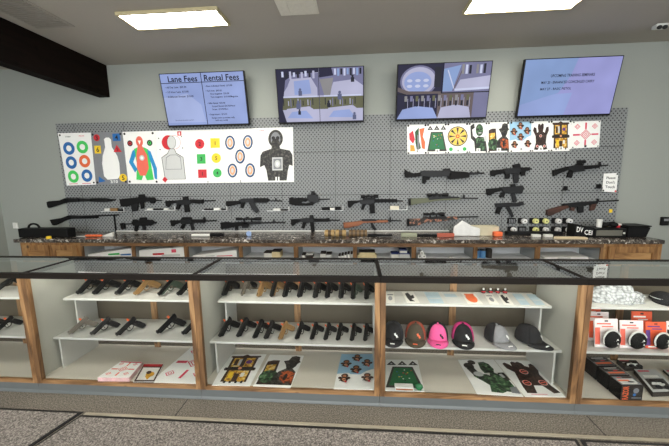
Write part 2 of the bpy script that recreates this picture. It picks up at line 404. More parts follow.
# 2 bottle on grey
s = wallsheet([(91, 132.6), (122.4, 131.9), (128.4, 183.7), (96.2, 184.6)], GREYM)
s.poly(WHITE, [(.4, .13), (.46, .1), (.56, .1), (.62, .14), (.62, .28), (.76, .45), (.8, .6), (.78, .84), (.7, .9), (.38, .91), (.28, .84), (.26, .6), (.3, .45), (.41, .28)])
s.oval(RED, .17, .1, .1); s.text(INK, '3', .17, .1, .09); s.rect(BLUE, .68, .03, .92, .17); s.text(INK, '4', .8, .1, .09)
s.rect(YEL, .07, .25, .27, .4); s.text(INK, '6', .17, .325, .09); s.poly(RED, [(.78, .24), (.92, .38), (.66, .38)]); s.text(INK, '5', .79, .33, .06)
s.poly(BLUE, [(.12, .84), (.32, .94), (.1, .96)]); s.oval(YEL, .87, .88, .12); s.text(INK, '5', .87, .88, .09); s.text(WHITE, '3/10', .58, .95, .06)
corners(s)
s.build('paper_target', 'grey paper target with a white bottle shape and numbered shapes around it', 'target', G1)
# 3 coloured figure
s = wallsheet([(122.6, 131.9), (154.8, 131), (159, 183.8), (128.6, 183.7)])
s.poly(LGRN, [(.3, .33), (.42, .3), (.62, .3), (.75, .34), (.8, .6), (.85, .92), (.62, .93), (.55, .8), (.45, .93), (.28, .92), (.35, .6)])
s.poly(CYAN, [(.32, .34), (.25, .36), (.1, .58), (.26, .78), (.35, .72), (.24, .58), (.33, .46)])
s.poly(CYAN, [(.72, .34), (.82, .38), (.98, .7), (.96, .92), (.88, .9), (.86, .7), (.76, .5)])
s.poly(SALM, [(.44, .26), (.56, .26), (.7, .45), (.72, .7), (.6, .84), (.42, .84), (.34, .7), (.36, .45)]); s.oval(SALM, .5, .19, .11, .1)
s.poly(WHITE, [(.45, .17), (.55, .17), (.5, .25)]); s.ring(LGREY, .53, .5, .08, WHITE, .045)
for u in (.2, .82): s.oval(INK, u, .22, .085); s.oval(RED if u < .5 else LGRN, u, .22, .05); s.oval(INK, u, .22, .025)
corners(s)
s.build('paper_target', 'paper target with an orange, green and blue human figure', 'target', G1)
# 4 grey torso
s = wallsheet([(155, 131), (189, 130), (191.4, 183.3), (159.2, 183.8)])
s.oval(RED, .38, .22, .2); s.ring(PINKR, .55, .22, .19, WHITE, .18); s.ring(RED, .32, .22, .14, RED, .1)
s.oval(INK, .47, .22, .135, .125); s.oval(LGREY, .47, .22, .125, .118)
s.poly(INK, [(.4, .34), (.55, .34), (.6, .42), (.8, .5), (.84, .92), (.2, .92), (.14, .5), (.33, .42)])
s.poly(LGREY, [(.41, .345), (.54, .345), (.59, .43), (.785, .505), (.825, .915), (.215, .915), (.155, .505), (.34, .43)])
s.poly(GREYM, [(.28, .5), (.4, .45), (.6, .45), (.72, .5), (.74, .73), (.24, .73)]); s.poly(LGREY, [(.295, .51), (.41, .46), (.59, .46), (.705, .51), (.725, .722), (.255, .722)])
s.rect(RED, .66, .02, .78, .1); s.text(WHITE, '8', .72, .06, .05); s.poly(RED, [(.2, .86), (.28, .92), (.2, .98), (.12, .92)])
for u, v in ((.1, .14), (.8, .33), (.12, .35), (.78, .12)): s.oval(INK, u, v, .018, seg=8)
s.build('paper_target', 'paper target with a pale grey head and torso outline over a red disc', 'target', G1)
# 5 numbered shapes
s = wallsheet([(189.2, 130), (223, 129.3), (224.4, 182.8), (191.6, 183.3)])
s.oval(RED, .3, .26, .14); s.text(INK, '2', .3, .26, .07); s.rect(YEL, .62, .16, .9, .34); s.text(INK, '1', .76, .25, .07)
s.rect(GRN, .2, .45, .46, .63); s.text(INK, '3', .33, .54, .07); s.oval(YEL, .78, .53, .14); s.text(INK, '5', .78, .53, .07)
s.rect(RED, .22, .74, .48, .9); s.text(INK, '1', .35, .82, .07); s.oval(GRN, .8, .81, .13); s.text(INK, '4', .8, .81, .06)
s.rect(INK, .5, .96, .52, .99)
s.build('paper_target', 'paper target with six red, yellow and green numbered discs and squares', 'target', G1)
# 6 ovals
s = wallsheet([(223.2, 129.3), (256.4, 128.2), (257, 182.4), (224.6, 182.8)])
for u, v in ((.2, .25), (.74, .25), (.5, .51), (.26, .77), (.8, .77)):
    s.oval(INK, u, v, .15, .132); s.oval(BLUE, u, v, .128, .117); s.oval(INK, u, v, .112, .105); s.oval(WHITE, u, v, .1, .097); s.oval(PEACH, u, v, .085, .086); s.oval(LGREY, u, v, .04, .045)
s.rect(INK, .5, .95, .52, 1)
s.build('paper_target', 'paper target with five blue-rimmed peach ovals', 'target', G1)
# 7 dark figure
s = wallsheet([(256.6, 128.2), (293, 127), (294.2, 182), (257.2, 182.4)])
s.poly(MDRK, [(.1, .5), (.16, .43), (.4, .38), (.42, .3), (.62, .3), (.64, .38), (.9, .42), (.97, .5), (.97, .7), (.88, .68), (.84, .78), (.8, .97), (.3, .97), (.26, .78), (.2, .68), (.08, .72)])
s.oval(MDRK, .52, .2, .2, .16); s.oval(GREYM, .52, .21, .13, .13); s.oval(MDRK, .52, .27, .11, .07); s.oval(INK, .46, .19, .05, .035); s.oval(INK, .58, .19, .05, .035); s.rect(INK, .46, .27, .58, .3); s.poly(INK, [(.52, .21), (.55, .25), (.49, .25)])
s.rect(LGREY, .42, .54, .7, .78); s.rect(GREYM, .45, .565, .67, .755); s.oval(LGREY, .56, .66, .08, .07); s.oval(WHITE, .56, .66, .03, .035)
s.rect(WHITE, .5, .9, .54, .97); s.rect(WHITE, .57, .9, .61, .97); s.text(PINKR, 'ZOMBIE', .14, .05, .02)
s.build('paper_target', 'white paper target with a dark hooded figure, right end of the left row', 'target', G1)

G2 = 'small cardboard targets in a row on the right of the pegboard'
EX = [407, 426.7, 446.8, 468.3, 487.5, 509.4, 531.4, 550, 571.4]
def ty(x): return 124.8-(x-407)*.0262
def by(x): return 154.3-(x-407)*.0205
def rs(i):
    a, c = EX[i], EX[i+1]-.15
    return wallsheet([(a, ty(a)), (c, ty(c)), (c-(c-407)*.004+.3, by(c)), (a-(a-407)*.004+.3, by(a))])
def art_fish(s):
    s.poly(RED, [(.1, .3), (.3, .2), (.4, .5), (.3, .65), (.12, .5)]); s.poly(ORANGE, [(.62, .15), (.9, .12), (.8, .4), (.92, .6), (.9, .85), (.75, .8), (.7, .5)])
    s.poly(DGRN, [(.4, .25), (.6, .1), (.6, .5), (.7, .8), (.5, .9), (.42, .6)]); s.poly(GOLD, [(.15, .68), (.35, .7), (.4, .9), (.15, .9)]); s.rect(GREYM, .52, .35, .62, .85); corners(s, INK, .05)
def art_pool(s):
    for u in (.17, .5, .83): s.poly(DGREY, [(u-.15, .2), (u, .05), (u+.15, .2)]); s.oval(LGREY, u, .15, .03)
    s.poly(DGREY, [(.2, .26), (.8, .26), (.99, .92), (.01, .92)]); s.poly(BGRN, [(.25, .3), (.75, .3), (.9, .86), (.1, .86)])
    for k in range(14): s.oval([YEL, RED, WHITE, BLUE, INK][k % 5], .3+.45*random.random(), .35+.42*random.random(), .022, seg=8)
def art_dart(s):
    s.oval(INK, .5, .43, .47); s.oval(PGOLD, .5, .43, .43)
    for k in range(8):
        a = PI*2*k/8; t = .14; r = .4; q = s.w/s.h
        s.poly(INK if k % 2 else BROWN, [(.5+.1*math.cos(a), .43+.1*q*math.sin(a)), (.5+r*math.cos(a-t), .43+r*q*math.sin(a-t)), (.5+r*math.cos(a+t), .43+r*q*math.sin(a+t))])
        s.oval(YEL, .5+.3*math.cos(a+PI/8), .43+.3*q*math.sin(a+PI/8), .055, seg=8)
    s.oval(RED, .5, .43, .09); s.oval(YEL, .5, .43, .045)
    for u in (.18, .82): s.oval(GRN, u, .86, .09)
def art_undead(s):
    s.poly(MDRK, [(.1, .1), (.3, .02), (.34, .16), (.2, .22), (.24, .42), (.4, .52), (.5, .45), (.9, .48), (.98, .95), (.35, .95), (.3, .62), (.12, .5)])
    s.oval(MGRN, .58, .24, .2, .2); s.poly(MGRN, [(.4, .5), (.8, .5), (.88, .93), (.45, .93)]); s.oval(INK, .5, .22, .05); s.oval(INK, .66, .22, .05); s.rect(LGREY, .52, .32, .68, .35)
    s.poly(LGREY, [(.78, .45), (.95, .42), (.98, .6), (.85, .62)])
def art_hat(s):
    s.poly(MBRN, [(.05, .25), (.2, .2), (.38, .2), (.4, .4), (.45, .95), (.05, .95)]); s.poly(MGLD, [(.08, .36), (.34, .34), (.34, .55), (.1, .6)]); s.oval(MGRN, .27, .72, .25, .19)
    s.poly(MDRK, [(.5, .22), (.63, .19), (.68, .06), (.78, .03), (.92, .06), (.94, .19), (.99, .24), (.92, .3), (.9, .38), (.84, .46), (.96, .56), (.99, .95), (.38, .95), (.42, .66), (.5, .56), (.66, .46), (.6, .34)])
    s.poly(MRST, [(.58, .58), (.74, .53), (.95, .58), (.97, .9), (.84, .84), (.78, .9), (.6, .8)]); s.oval(INK, .74, .72, .05, .1)
def art_monkey(s):
    s.rect(SKYB, .0, .0, 1, .62)
    s.poly(WHITE, [(0, .62), (.3, .58), (.5, .7), (.8, .52), (1, .45), (1, 1), (0, 1)])
    for u, v in ((.5, .13), (.2, .32), (.8, .3), (.5, .5), (.22, .75), (.82, .73)):
        s.oval(BROWN, u, v-.06, .09); s.oval(BROWN, u-.11, v-.0, .05); s.oval(BROWN, u+.11, v, .05); s.oval(LBRN, u, v-.05, .055); s.oval(BROWN, u, v+.04, .1); s.oval(PEACH, u, v+.045, .055)
        s.line(INK, u-.12, v+.08, u+.12, v+.02, .03); s.oval(RED, u+.05, v+.1, .03)
def art_bear(s):
    s.poly(MBRN, [(.08, .3), (.14, .18), (.26, .22), (.3, .38), (.38, .34), (.34, .2), (.36, .1), (.44, .08), (.5, .13), (.58, .07), (.66, .1), (.66, .22), (.62, .34), (.72, .38), (.8, .2), (.92, .18), (.94, .3), (.82, .48), (.78, .7), (.86, .92), (.66, .95), (.56, .8), (.44, .8), (.34, .95), (.14, .93), (.24, .7), (.22, .48)])
    for u, v in ((.5, .48), (.32, .82), (.7, .82)): s.oval(WHITE, u, v, .075); s.oval(SALM, u, v, .06); s.oval(BROWN, u, v, .035)
def art_house(s):
    s.poly(BROWN, [(.12, .06), (.4, .06), (.5, .01), (.6, .06), (.88, .06), (.9, .1), (.84, .13), (.84, .46), (.92, .5), (.9, .56), (.82, .56), (.84, .9), (.16, .9), (.18, .56), (.1, .56), (.08, .5), (.16, .46), (.16, .13), (.1, .1)])
    s.rect(MGLD, .22, .14, .48, .44); s.rect(MGLD, .52, .14, .78, .44); s.rect(BROWN, .27, .18, .36, .4); s.rect(LGREY, .38, .18, .45, .4); s.oval(pm('violet_print', (110, 60, 130), .6), .65, .28, .08)
    s.rect(INK, .1, .47, .9, .53); s.rect(MGLD, .22, .57, .78, .9); s.rect(BROWN, .2, .56, .25, .9); s.rect(YEL, .29, .62, .4, .8); s.rect(OFFW, .6, .64, .7, .76); s.rect(MBRN, .45, .14, .55, .44); s.rect(BROWN, .43, .66, .57, .9); s.oval(PEACH, .5, .5, .05)
    for u in (.25, .4, .55, .7): s.rect(INK, u, .88, u+.06, .95)
def art_cross(s, m=PINKR):
    q = s.w/s.h
    s.rect(m, .47, .06, .53, .3); s.rect(m, .47, .7, .53, .9); s.rect(m, .06, .47, .3, .53); s.rect(m, .7, .47, .94, .53)
    def dia(u, v, r, mm): s.poly(mm, [(u, v-r*q), (u+r, v), (u, v+r*q), (u-r, v)])
    dia(.5, .5, .19, m); dia(.5, .5, .16, WHITE); dia(.5, .5, .13, m); dia(.5, .5, .1, WHITE); dia(.5, .5, .06, m); dia(.5, .5, .03, WHITE)
    for u, v in ((.2, .2), (.8, .2), (.2, .8), (.8, .8)): dia(u, v, .1, m); dia(u, v, .075, WHITE); dia(u, v, .05, m); dia(u, v, .03, WHITE)
for i, (art, lab) in enumerate(((art_fish, 'small target with red, orange and green shapes, left end of the right row'), (art_pool, 'small wall target with a green billiard table and three triangles'), (art_dart, 'small wall target with a round yellow and black dartboard'), (art_undead, 'small wall target with a green undead figure raising its arm'), (art_hat, 'small wall target with a figure in a dark hat beside a barrel'), (art_monkey, 'small pale blue wall target with six little monkeys'), (art_bear, 'small wall target with a brown bear raising both paws'), (art_house, 'small wall target with a yellow wooden house front'))):
    s = rs(i); art(s)
    s.rect(WHITE, .42, .85, .62, .96); s.text(INK, 'B', .52, .905, .07)
    for u in (.06, .94): s.oval(INK, u, .03, .05, seg=8); s.oval(INK, u, .97, .04, seg=8)
    s.build('wall_target', lab, 'target', G2)
s = wallsheet([(571.6, 121.5), (600.6, 120.6), (598.9, 147.2), (570.4, 148.6)]); art_cross(s); corners(s, INK, .025); s.rect(DGREY, .46, .9, .54, .98)
s.build('wall_target', 'white wall target with a red cross and diamonds, right end of the row', 'target', G2)
s = wallsheet([(603.8, 173.6), (618.2, 172.8), (616, 192.4), (601.8, 191.6)])
s.text(DGREY, 'Please', .52, .24, .14); s.text(DGREY, "Don't", .52, .48, .14); s.text(DGREY, 'Touch', .52, .72, .14)
for u, v, m in ((.93, .06, INK), (.07, .94, INK), (.93, .94, RED)): s.oval(m, u, v, .07, seg=8)
s.build('paper_sign', 'white paper sign asking not to touch, at right edge of pegboard', 'sign')

# ------------------------------------------------------------------ television screens
def tv(x0, x1, label, paint, group='tilted wall televisions'):
    zt, yt, zb, yb = 3.066, 4.03, 2.414, 4.15
    up = Vector((0, yt-yb, zt-zb)); h = up.length; up.normalize(); rt = Vector((1, 0, 0)); n = rt.cross(up).normalized()
    if n.y > 0: n = -n
    c = Vector(((x0+x1)/2, (yt+yb)/2, (zt+zb)/2))
    r = thing('television', label, 'television', c, group)
    def P(x, v, d): return Vector((x, 0, 0))+Vector((0, (yt*(1-v)+yb*v), (zt*(1-v)+zb*v)))+n*d
    m = MB(BLACK); m.prism([P(x0, 0, 0), P(x1, 0, 0), P(x1, 1, 0), P(x0, 1, 0)], -n*.045); m.build('television_body', r, c, bevel=.004)
    m = MB(POLY); mid = (x0+x1)/2
    m.box((mid-.2, 4.02+.1, 2.62), (mid+.2, WY-.001, 2.86)); m.build('wall_bracket', r, c)
    g = .012
    s = Sheet(P(x0+g, .015, .0005), P(x1-g, .015, .0005), P(x1-g, .965, .0005), P(x0+g, .965, .0005), base=screen('dark_screen', (20, 20, 30), .6), thick=.0015)
    paint(s); s.build('screen', parent=r, org=c)
SCRB = screen('screen_pale_blue', (160, 178, 232), .68); SCRW = screen('screen_cool_white', (208, 214, 242), .74); SCRI = screen('screen_ink', (26, 28, 44), .6)
SCRBB = screen('screen_faint_white', (176, 190, 236), .7)
SCRG = screen('screen_grey_text', (96, 102, 136), .7); SCRL = screen('screen_lilac', (164, 166, 224), .7); SCRK = screen('screen_sky', (146, 172, 222), .68)
SCRO = screen('screen_olive', (112, 112, 82), .6); SCRT = screen('screen_tan', (158, 156, 158), .6); SCRD = screen('screen_navy', (28, 26, 58), .7); SCRN = screen('screen_wood', (120, 106, 106), .55)
def p1(s):
    s.rect(SCRB, 0, 0, 1, 1); s.poly(SCRBB, [(0, .45), (.3, .38), (.45, .6), (.48, .95), (0, .95)])
    s.rect(SCRI, 0, .165, 1, .178); s.rect(SCRI, .492, 0, .5, 1)
    s.text(SCRI, 'Lane Fees', .27, .095, .115, maxw=.36); s.text(SCRI, 'Rental Fees', .74, .095, .115, maxw=.42)
    for v, t in ((.25, '• All Day Lane  $25.00'), (.34, '• 1/2 Hour Lane  $15.00'), (.43, '• Additional Shooter  $10.00')): s.text(SCRI, t, .04, v, .036, 'l')
    s.text(SCRG, 'Eye and ear protection required', .1, .9, .022, 'l')
    for v, u, t in ((.25, .53, '• Basic Individual Rental  $15.00'), (.34, .53, '• Full Auto  $45.00'), (.40, .58, 'One magazine  $25.00'), (.46, .58, 'Two magazine  $15.00/Magazine'), (.58, .53, '• Rifle Rental  $30.00'), (.64, .58, 'Scoped Rental $25.00/Hour'), (.7, .58, 'Scope  $15.00/Box'), (.8, .53, '• Suppressors  $15.00'), (.87, .56, 'Range ammo purchase only'), (.92, .6, 'with any rental')): s.text(SCRI, t, u, v, .032, 'l')
def p4(s):
    s.rect(SCRL, 0, 0, 1, 1); s.poly(SCRK, [(0, 0), (.55, 0), (.5, .3), (.4, .6), (.1, .75), (0, .8)]); s.poly(SCRB, [(0, .8), (.35, .62), (.55, .6), (.5, 1), (0, 1)])
    s.text(SCRI, 'UPCOMING TRAINING SEMINARS', .52, .29, .05, maxw=.46); s.text(SCRI, 'MAY 20 - ENHANCED CONCEALED CARRY', .48, .405, .045, maxw=.56); s.text(SCRI, 'MAY 27 - BASIC PISTOL', .2, .52, .042, 'l', maxw=.33)
def people(s, u, v, k, m):
    s.oval(m, u, v-.03*k, .011*k); s.rect(m, u-.016*k, v-.012*k, u+.016*k, v+.06*k)
SCRP = screen('screen_pale_lilac', (196, 196, 226), .66); SCRM = screen('screen_mid_lilac', (134, 134, 172), .6)
def p2(s):
    s.rect(SCRP, 0, 0, 1, 1)
    s.rect(SCRM, 0, .08, .49, .5); s.poly(SCRP, [(.16, .18), (.4, .16), (.47, .36), (.47, .5), (.04, .5), (.12, .32)]); s.poly(SCRB, [(.2, .22), (.38, .2), (.4, .46), (.2, .48)]); s.poly(SCRD, [(0, 0), (.49, 0), (.49, .07), (.2, .1), (.1, .2), (.07, .5), (0, .5)])
    for k in range(9): s.rect([SCRW, SCRI, SCRP][k % 3], .06+.045*k, .04+.02*(k % 2), .085+.045*k, .14+.02*(k % 3))
    s.rect(SCRM, .495, 0, 1, .5); s.poly(SCRP, [(.66, .26), (.9, .22), (1, .34), (1, .5), (.6, .5)]); s.poly(SCRD, [(.495, 0), (.64, 0), (.66, .14), (.495, .17)]); s.poly(SCRT, [(.5, .2), (.66, .18), (.62, .5), (.55, .5)])
    for k in range(9): s.rect([SCRW, SCRK, SCRI][k % 3], .67+.036*k, .02, .692+.036*k, .13+.02*(k % 2))
    for x0, x1 in ((0, .49), (.495, 1)):
        s.rect(SCRO, x0, .53, x1, .76); s.poly(SCRP, [(x0+.02, 1), (x0+.1, .74), (x1-.12, .7), (x1-.01, .84), (x1-.01, 1)]); s.poly(SCRB, [(x0+.1, .92), (x0+.16, .8), (x1-.16, .78), (x1-.08, .94)]); s.rect(SCRW, x0+.05, .5, x1-.02, .525)
        for k in range(14): s.rect([SCRI, SCRO, SCRP, SCRM][k % 4], x0+.06+k*.029, .55+.02*(k % 3), x0+.07+k*.029, .68+.03*(k % 2))
    for u, v, k in ((.27, .42, 1.3), (.24, .66, 1.5), (.25, .8, 1.), (.73, .5, 1.5), (.6, .66, 1.2), (.9, .9, 1.3), (.88, .2, 1.2)): people(s, u, v, k, SCRI if k < 1.3 else SCRG)
    s.poly(SCRD, [(0, .5), (.07, .5), (.05, .75), (.09, 1), (0, 1)]); s.rect(SCRI, .489, 0, .495, 1)
def p3(s):
    s.rect(SCRD, 0, 0, .49, .52); s.oval(SCRM, .23, .3, .205, .28); s.oval(SCRP, .23, .3, .185, .25); s.oval(SCRB, .22, .32, .15, .19)
    for k in range(3):
        for j in range(2): s.oval(SCRW, .13+.09*k, .29+.1*j, .03, .028)
    s.rect(SCRI, .4, .06, .47, .42); s.poly(SCRN, [(0, .4), (.12, .48), (.48, .5), (.48, .54), (.1, .54), (0, .48)])
    s.rect(SCRM, .495, 0, 1, .52); s.poly(SCRK, [(.495, .1), (.68, .04), (.6, .5), (.495, .5)]); s.poly(SCRP, [(.68, .3), (1, .24), (1, .48), (.62, .5)]); s.line(SCRW, .54, .12, .62, .46, .012); s.line(SCRN, .7, .1, .62, .46, .01); s.poly(SCRW, [(.62, .46), (1, .44), (1, .48), (.64, .5)])
    for k in range(8): s.rect([SCRT, SCRW, SCRI, SCRM][k % 4], .69+.038*k, .03+.01*(k % 3), .715+.038*k, .2)
    for x0, x1, m in ((0, .45, SCRD), (.45, .84, SCRN), (.84, 1, SCRM)): s.rect(m, x0, .54, x1, 1)
    s.poly(SCRB, [(.0, 1), (.06, .82), (.22, .76), (.4, .8), (.46, 1)]); s.poly(SCRP, [(.46, 1), (.49, .8), (.65, .75), (.8, .8), (.83, 1)])
    for k in range(12): s.rect([SCRT, SCRM, SCRO][k % 3], .08+k*.062, .57, .11+k*.062, .67); s.rect(SCRP, .115+k*.062, .62, .12+k*.062, .8); s.rect(SCRI, .085+k*.062, .68, .105+k*.062, .77)
    s.rect(SCRI, .488, 0, .494, .52)
tv(-2.565, -1.432, 'television showing the price list of lane and rental fees, leftmost of four', p1)
tv(-1.027, .094, 'television with four camera views, above the gap between target rows', p2)
tv(.502, 1.635, 'television with four camera views, above the small targets', p3)
tv(2.002, 3.11, 'television with a lilac slide of dates, rightmost of four', p4)

# ------------------------------------------------------------------ long guns on the pegboard
GY = WY-.048
def gun(name, label, cat, crop, parts, group='long guns hung on the pegboard'):
    ox, oy, sc = crop
    P = lambda x, y, Y=GY: W(ox+x/sc, oy+y/sc, Y)
    allp = [q for p in parts if p[2][0] == 'p' for q in p[2][1]]
    org = P(sum(q[0] for q in allp)/len(allp), sum(q[1] for q in allp)/len(allp))
    r = thing(name, label, cat, org, group)
    for nm, mt, sh in parts:
        m = MB(mt)
        if sh[0] == 'p':
            t = sh[2] if len(sh) > 2 else .036
            m.prism([P(*q)+Vector((0, -t/2, 0)) for q in sh[1]], (0, t, 0)); o = m.build(nm, r, org, bevel=.004)
        elif sh[0] == 't':
            m.tube(P(*sh[1]), P(*sh[2]), sh[3], sh[4] if len(sh) > 4 else None); m.build(nm, r, org, smooth=False)
        elif sh[0] == 's':                                              # telescopic sight: tube, eyepiece, objective, turrets
            a, c = P(*sh[1]), P(*sh[2]); d = c-a; y = Vector((0, -.0, 0))
            m.tube(a+d*.1, c-d*.2, .013); m.tube(a, a+d*.2, .02); m.tube(a+d*.2, a+d*.27, .02, .013); m.tube(c-d*.3, c-d*.2, .014, .024); m.tube(c-d*.2, c, .024)
            m.box((a.x+d.x*.4, a.y-.016, a.z-.004), (a.x+d.x*.5, a.y+.016, a.z+.03)); m.tube(a+d*.45, a+d*.45+Vector((0, -.034, 0)), .013)
            for k in (.32, .62): m.box((a.x+d.x*k-.008, a.y-.012, a.z-.042), (a.x+d.x*k+.008, a.y+.012, a.z))
            m.build(nm, r, org)
    return r
p = lambda *pts, t=.036: ('p', list(pts), t)
A = (40, 185, 7.43); B_ = (100, 185, 7.43); C_ = (160, 185, 7.43); D_ = (220, 185, 7.43); E_ = (280, 185, 7.43); F_ = (335, 185, 7.43)
G_ = (395, 160, 5.944); H_ = (480, 155, 6.375); I_ = (540, 150, 5.944)
gun('shotgun', 'black pump shotgun, upper of the two at left edge of pegboard', 'shotgun', A, [
 ('stock', POLY, p((55, 127), (72, 120), (150, 114), (188, 98), (208, 97), (222, 110), (214, 128), (165, 140), (72, 171), (62, 162))),
 ('receiver', GUNM, p((198, 96), (285, 97), (292, 126), (208, 128))), ('forend', POLY, p((380, 98), (480, 97), (520, 104), (520, 122), (480, 127), (380, 124), t=.044)),
 ('barrel', GUNM, ('t', (285, 104), (560, 110), .011)), ('magazine_tube', GUNM, ('t', (285, 118), (535, 117), .0115))])
gun('shotgun', 'black shotgun with a bare barrel, just above the black tote box', 'shotgun', A, [
 ('stock', POLY, p((78, 258), (160, 246), (214, 226), (236, 230), (240, 250), (180, 266), (112, 300), (98, 296))),
 ('receiver', GUNM, p((215, 225), (300, 228), (302, 249), (238, 252))), ('barrel', GUNM, ('t', (295, 233), (585, 223), .0095)), ('forend', POLY, p((300, 236), (430, 232), (430, 246), (302, 249), t=.04))])
gun('bullpup_rifle', 'black bullpup rifle with curved magazine behind its grip', 'rifle', B_, [
 ('body', POLY, p((148, 105), (215, 98), (285, 92), (400, 92), (412, 106), (410, 122), (405, 136), (382, 138), (372, 122), (300, 130), (230, 150), (205, 160), (160, 160))),
 ('magazine', GUNM, p((228, 132), (285, 130), (280, 192), (242, 198), t=.026)), ('grip', POLY, p((298, 122), (326, 120), (327, 172), (308, 178), t=.03)),
 ('sight', BLACK, p((292, 70), (328, 68), (335, 93), (288, 93))), ('barrel', GUNM, ('t', (405, 113), (455, 116), .01))])
gun('submachine_gun', 'stubby black gun with skeleton stock, below the bullpup rifle', 'submachine gun', B_, [
 ('stock', POLY, p((150, 284), (176, 280), (187, 325), (165, 328))), ('stock_bar', GUNM, ('t', (172, 291), (250, 288), .011)),
 ('receiver', POLY, p((240, 276), (250, 256), (268, 255), (290, 270), (345, 258), (385, 260), (412, 278), (385, 300), (330, 302), (250, 302))),
 ('sight', BLACK, p((298, 240), (342, 240), (346, 262), (296, 270))), ('grip', POLY, p((262, 298), (286, 298), (276, 345), (258, 341), t=.03)), ('magazine', GUNM, p((314, 298), (336, 298), (343, 336), (318, 336), t=.026)), ('muzzle', GUNM, ('t', (385, 276), (418, 280), .014))])
gun('assault_rifle', 'black rifle with boxy sight, straight magazine and long barrel, right of the bullpup', 'rifle', C_, [
 ('stock', POLY, p((42, 118), (120, 115), (126, 131), (86, 140), (64, 166), (47, 156))), ('receiver', GUNM, p((118, 114), (170, 109), (232, 110), (232, 135), (215, 146), (150, 146), (120, 135))),
 ('sight', BLACK, p((170, 88), (205, 86), (212, 112), (172, 112))), ('grip', POLY, p((130, 140), (153, 142), (140, 182), (118, 178), t=.03)), ('magazine', POLY, p((178, 140), (211, 138), (223, 199), (185, 204), t=.026)),
 ('handguard', POLY, p((228, 107), (300, 109), (322, 106), (322, 136), (288, 138), (230, 131), t=.046)), ('barrel', GUNM, ('t', (300, 119), (412, 116), .009))])
gun('assault_rifle', 'black rifle with carry handle and triangular front sight, lower row', 'rifle', C_, [
 ('stock', POLY, p((78, 262), (152, 261), (156, 280), (112, 294), (102, 308), (86, 302))), ('receiver', GUNM, p((150, 258), (240, 258), (242, 288), (160, 290))),
 ('carry_handle', POLY, p((152, 262), (166, 239), (230, 238), (242, 260), t=.026)), ('grip', POLY, p((168, 286), (191, 288), (172, 326), (150, 320), t=.03)), ('magazine', GUNM, p((224, 284), (246, 284), (256, 336), (236, 339), t=.026)),
 ('handguard', POLY, p((235, 255), (336, 257), (336, 279), (240, 281), t=.046)), ('front_sight', GUNM, p((316, 258), (325, 236), (334, 238), (338, 258), t=.02)), ('barrel', GUNM, ('t', (335, 267), (420, 265), .009))])
gun('assault_rifle', 'black rifle with solid stock and long curved banana magazine', 'rifle', D_, [
 ('stock', POLY, p((45, 120), (146, 117), (152, 140), (76, 156), (48, 161))), ('receiver', GUNM, p((140, 112), (165, 101), (256, 100), (258, 129), (160, 131))),
 ('grip', POLY, p((160, 128), (184, 130), (172, 173), (152, 169), t=.03)), ('magazine', GUNM, p((214, 127), (250, 124), (268, 160), (291, 190), (271, 209), (238, 180), t=.026)),
 ('handguard', POLY, p((250, 98), (350, 98), (373, 110), (350, 131), (258, 131), t=.046)), ('barrel', GUNM, ('t', (350, 116), (460, 118), .009)), ('front_sight', GUNM, p((408, 116), (410, 97), (419, 97), (421, 116), t=.02))])
gun('scoped_rifle', 'black chassis rifle with a large scope, below the banana-magazine rifle', 'rifle', D_, [
 ('stock', POLY, p((5, 279), (50, 273), (92, 280), (130, 276), (208, 276), (215, 300), (130, 305), (60, 322), (10, 327))), ('receiver', GUNM, p((108, 276), (298, 270), (300, 289), (210, 292))),
 ('grip', POLY, p((114, 303), (136, 300), (133, 337), (112, 337), t=.03)), ('magazine', GUNM, p((160, 298), (210, 295), (211, 318), (165, 320), t=.026)),
 ('scope', BLACK, ('s', (120, 252), (305, 252))), ('barrel', GUNM, ('t', (295, 281), (486, 278), .01)), ('front_sight', GUNM, p((394, 280), (395, 254), (405, 254), (408, 280), t=.02))])
gun('compact_carbine', 'chunky black carbine with thumbhole body, thin barrel and raised sight', 'carbine', E_, [
 ('body', POLY, p((68, 96), (92, 90), (106, 99), (140, 95), (200, 98), (212, 112), (190, 124), (165, 122), (160, 134), (190, 138), (215, 132), (240, 120), (255, 134), (245, 151), (210, 153), (120, 151), (70, 141), t=.05)),
 ('receiver', GUNM, p((200, 100), (205, 70), (278, 70), (283, 94), (291, 108), (286, 126), (252, 136), (215, 122))), ('sight', BLACK, p((234, 46), (256, 45), (264, 70), (230, 70))), ('barrel', GUNM, ('t', (285, 107), (372, 105), .009))])
gun('assault_rifle', 'black rifle with small round sight and long straight magazine reaching the edge rail', 'rifle', E_, [
 ('stock', POLY, p((82, 255), (152, 252), (160, 270), (122, 281), (98, 306), (85, 298))), ('receiver', GUNM, p((148, 250), (195, 244), (256, 248), (256, 275), (180, 279), (155, 270))),
 ('sight', BLACK, p((220, 223), (246, 222), (251, 248), (219, 248))), ('grip', POLY, p((172, 274), (199, 274), (180, 323), (158, 318), t=.03)), ('magazine', POLY, p((222, 274), (250, 272), (258, 345), (232, 351), t=.026)),
 ('handguard', POLY, p((250, 250), (330, 250), (365, 244), (373, 270), (330, 271), (255, 273), t=.046)), ('barrel', GUNM, ('t', (370, 262), (446, 263), .009))])
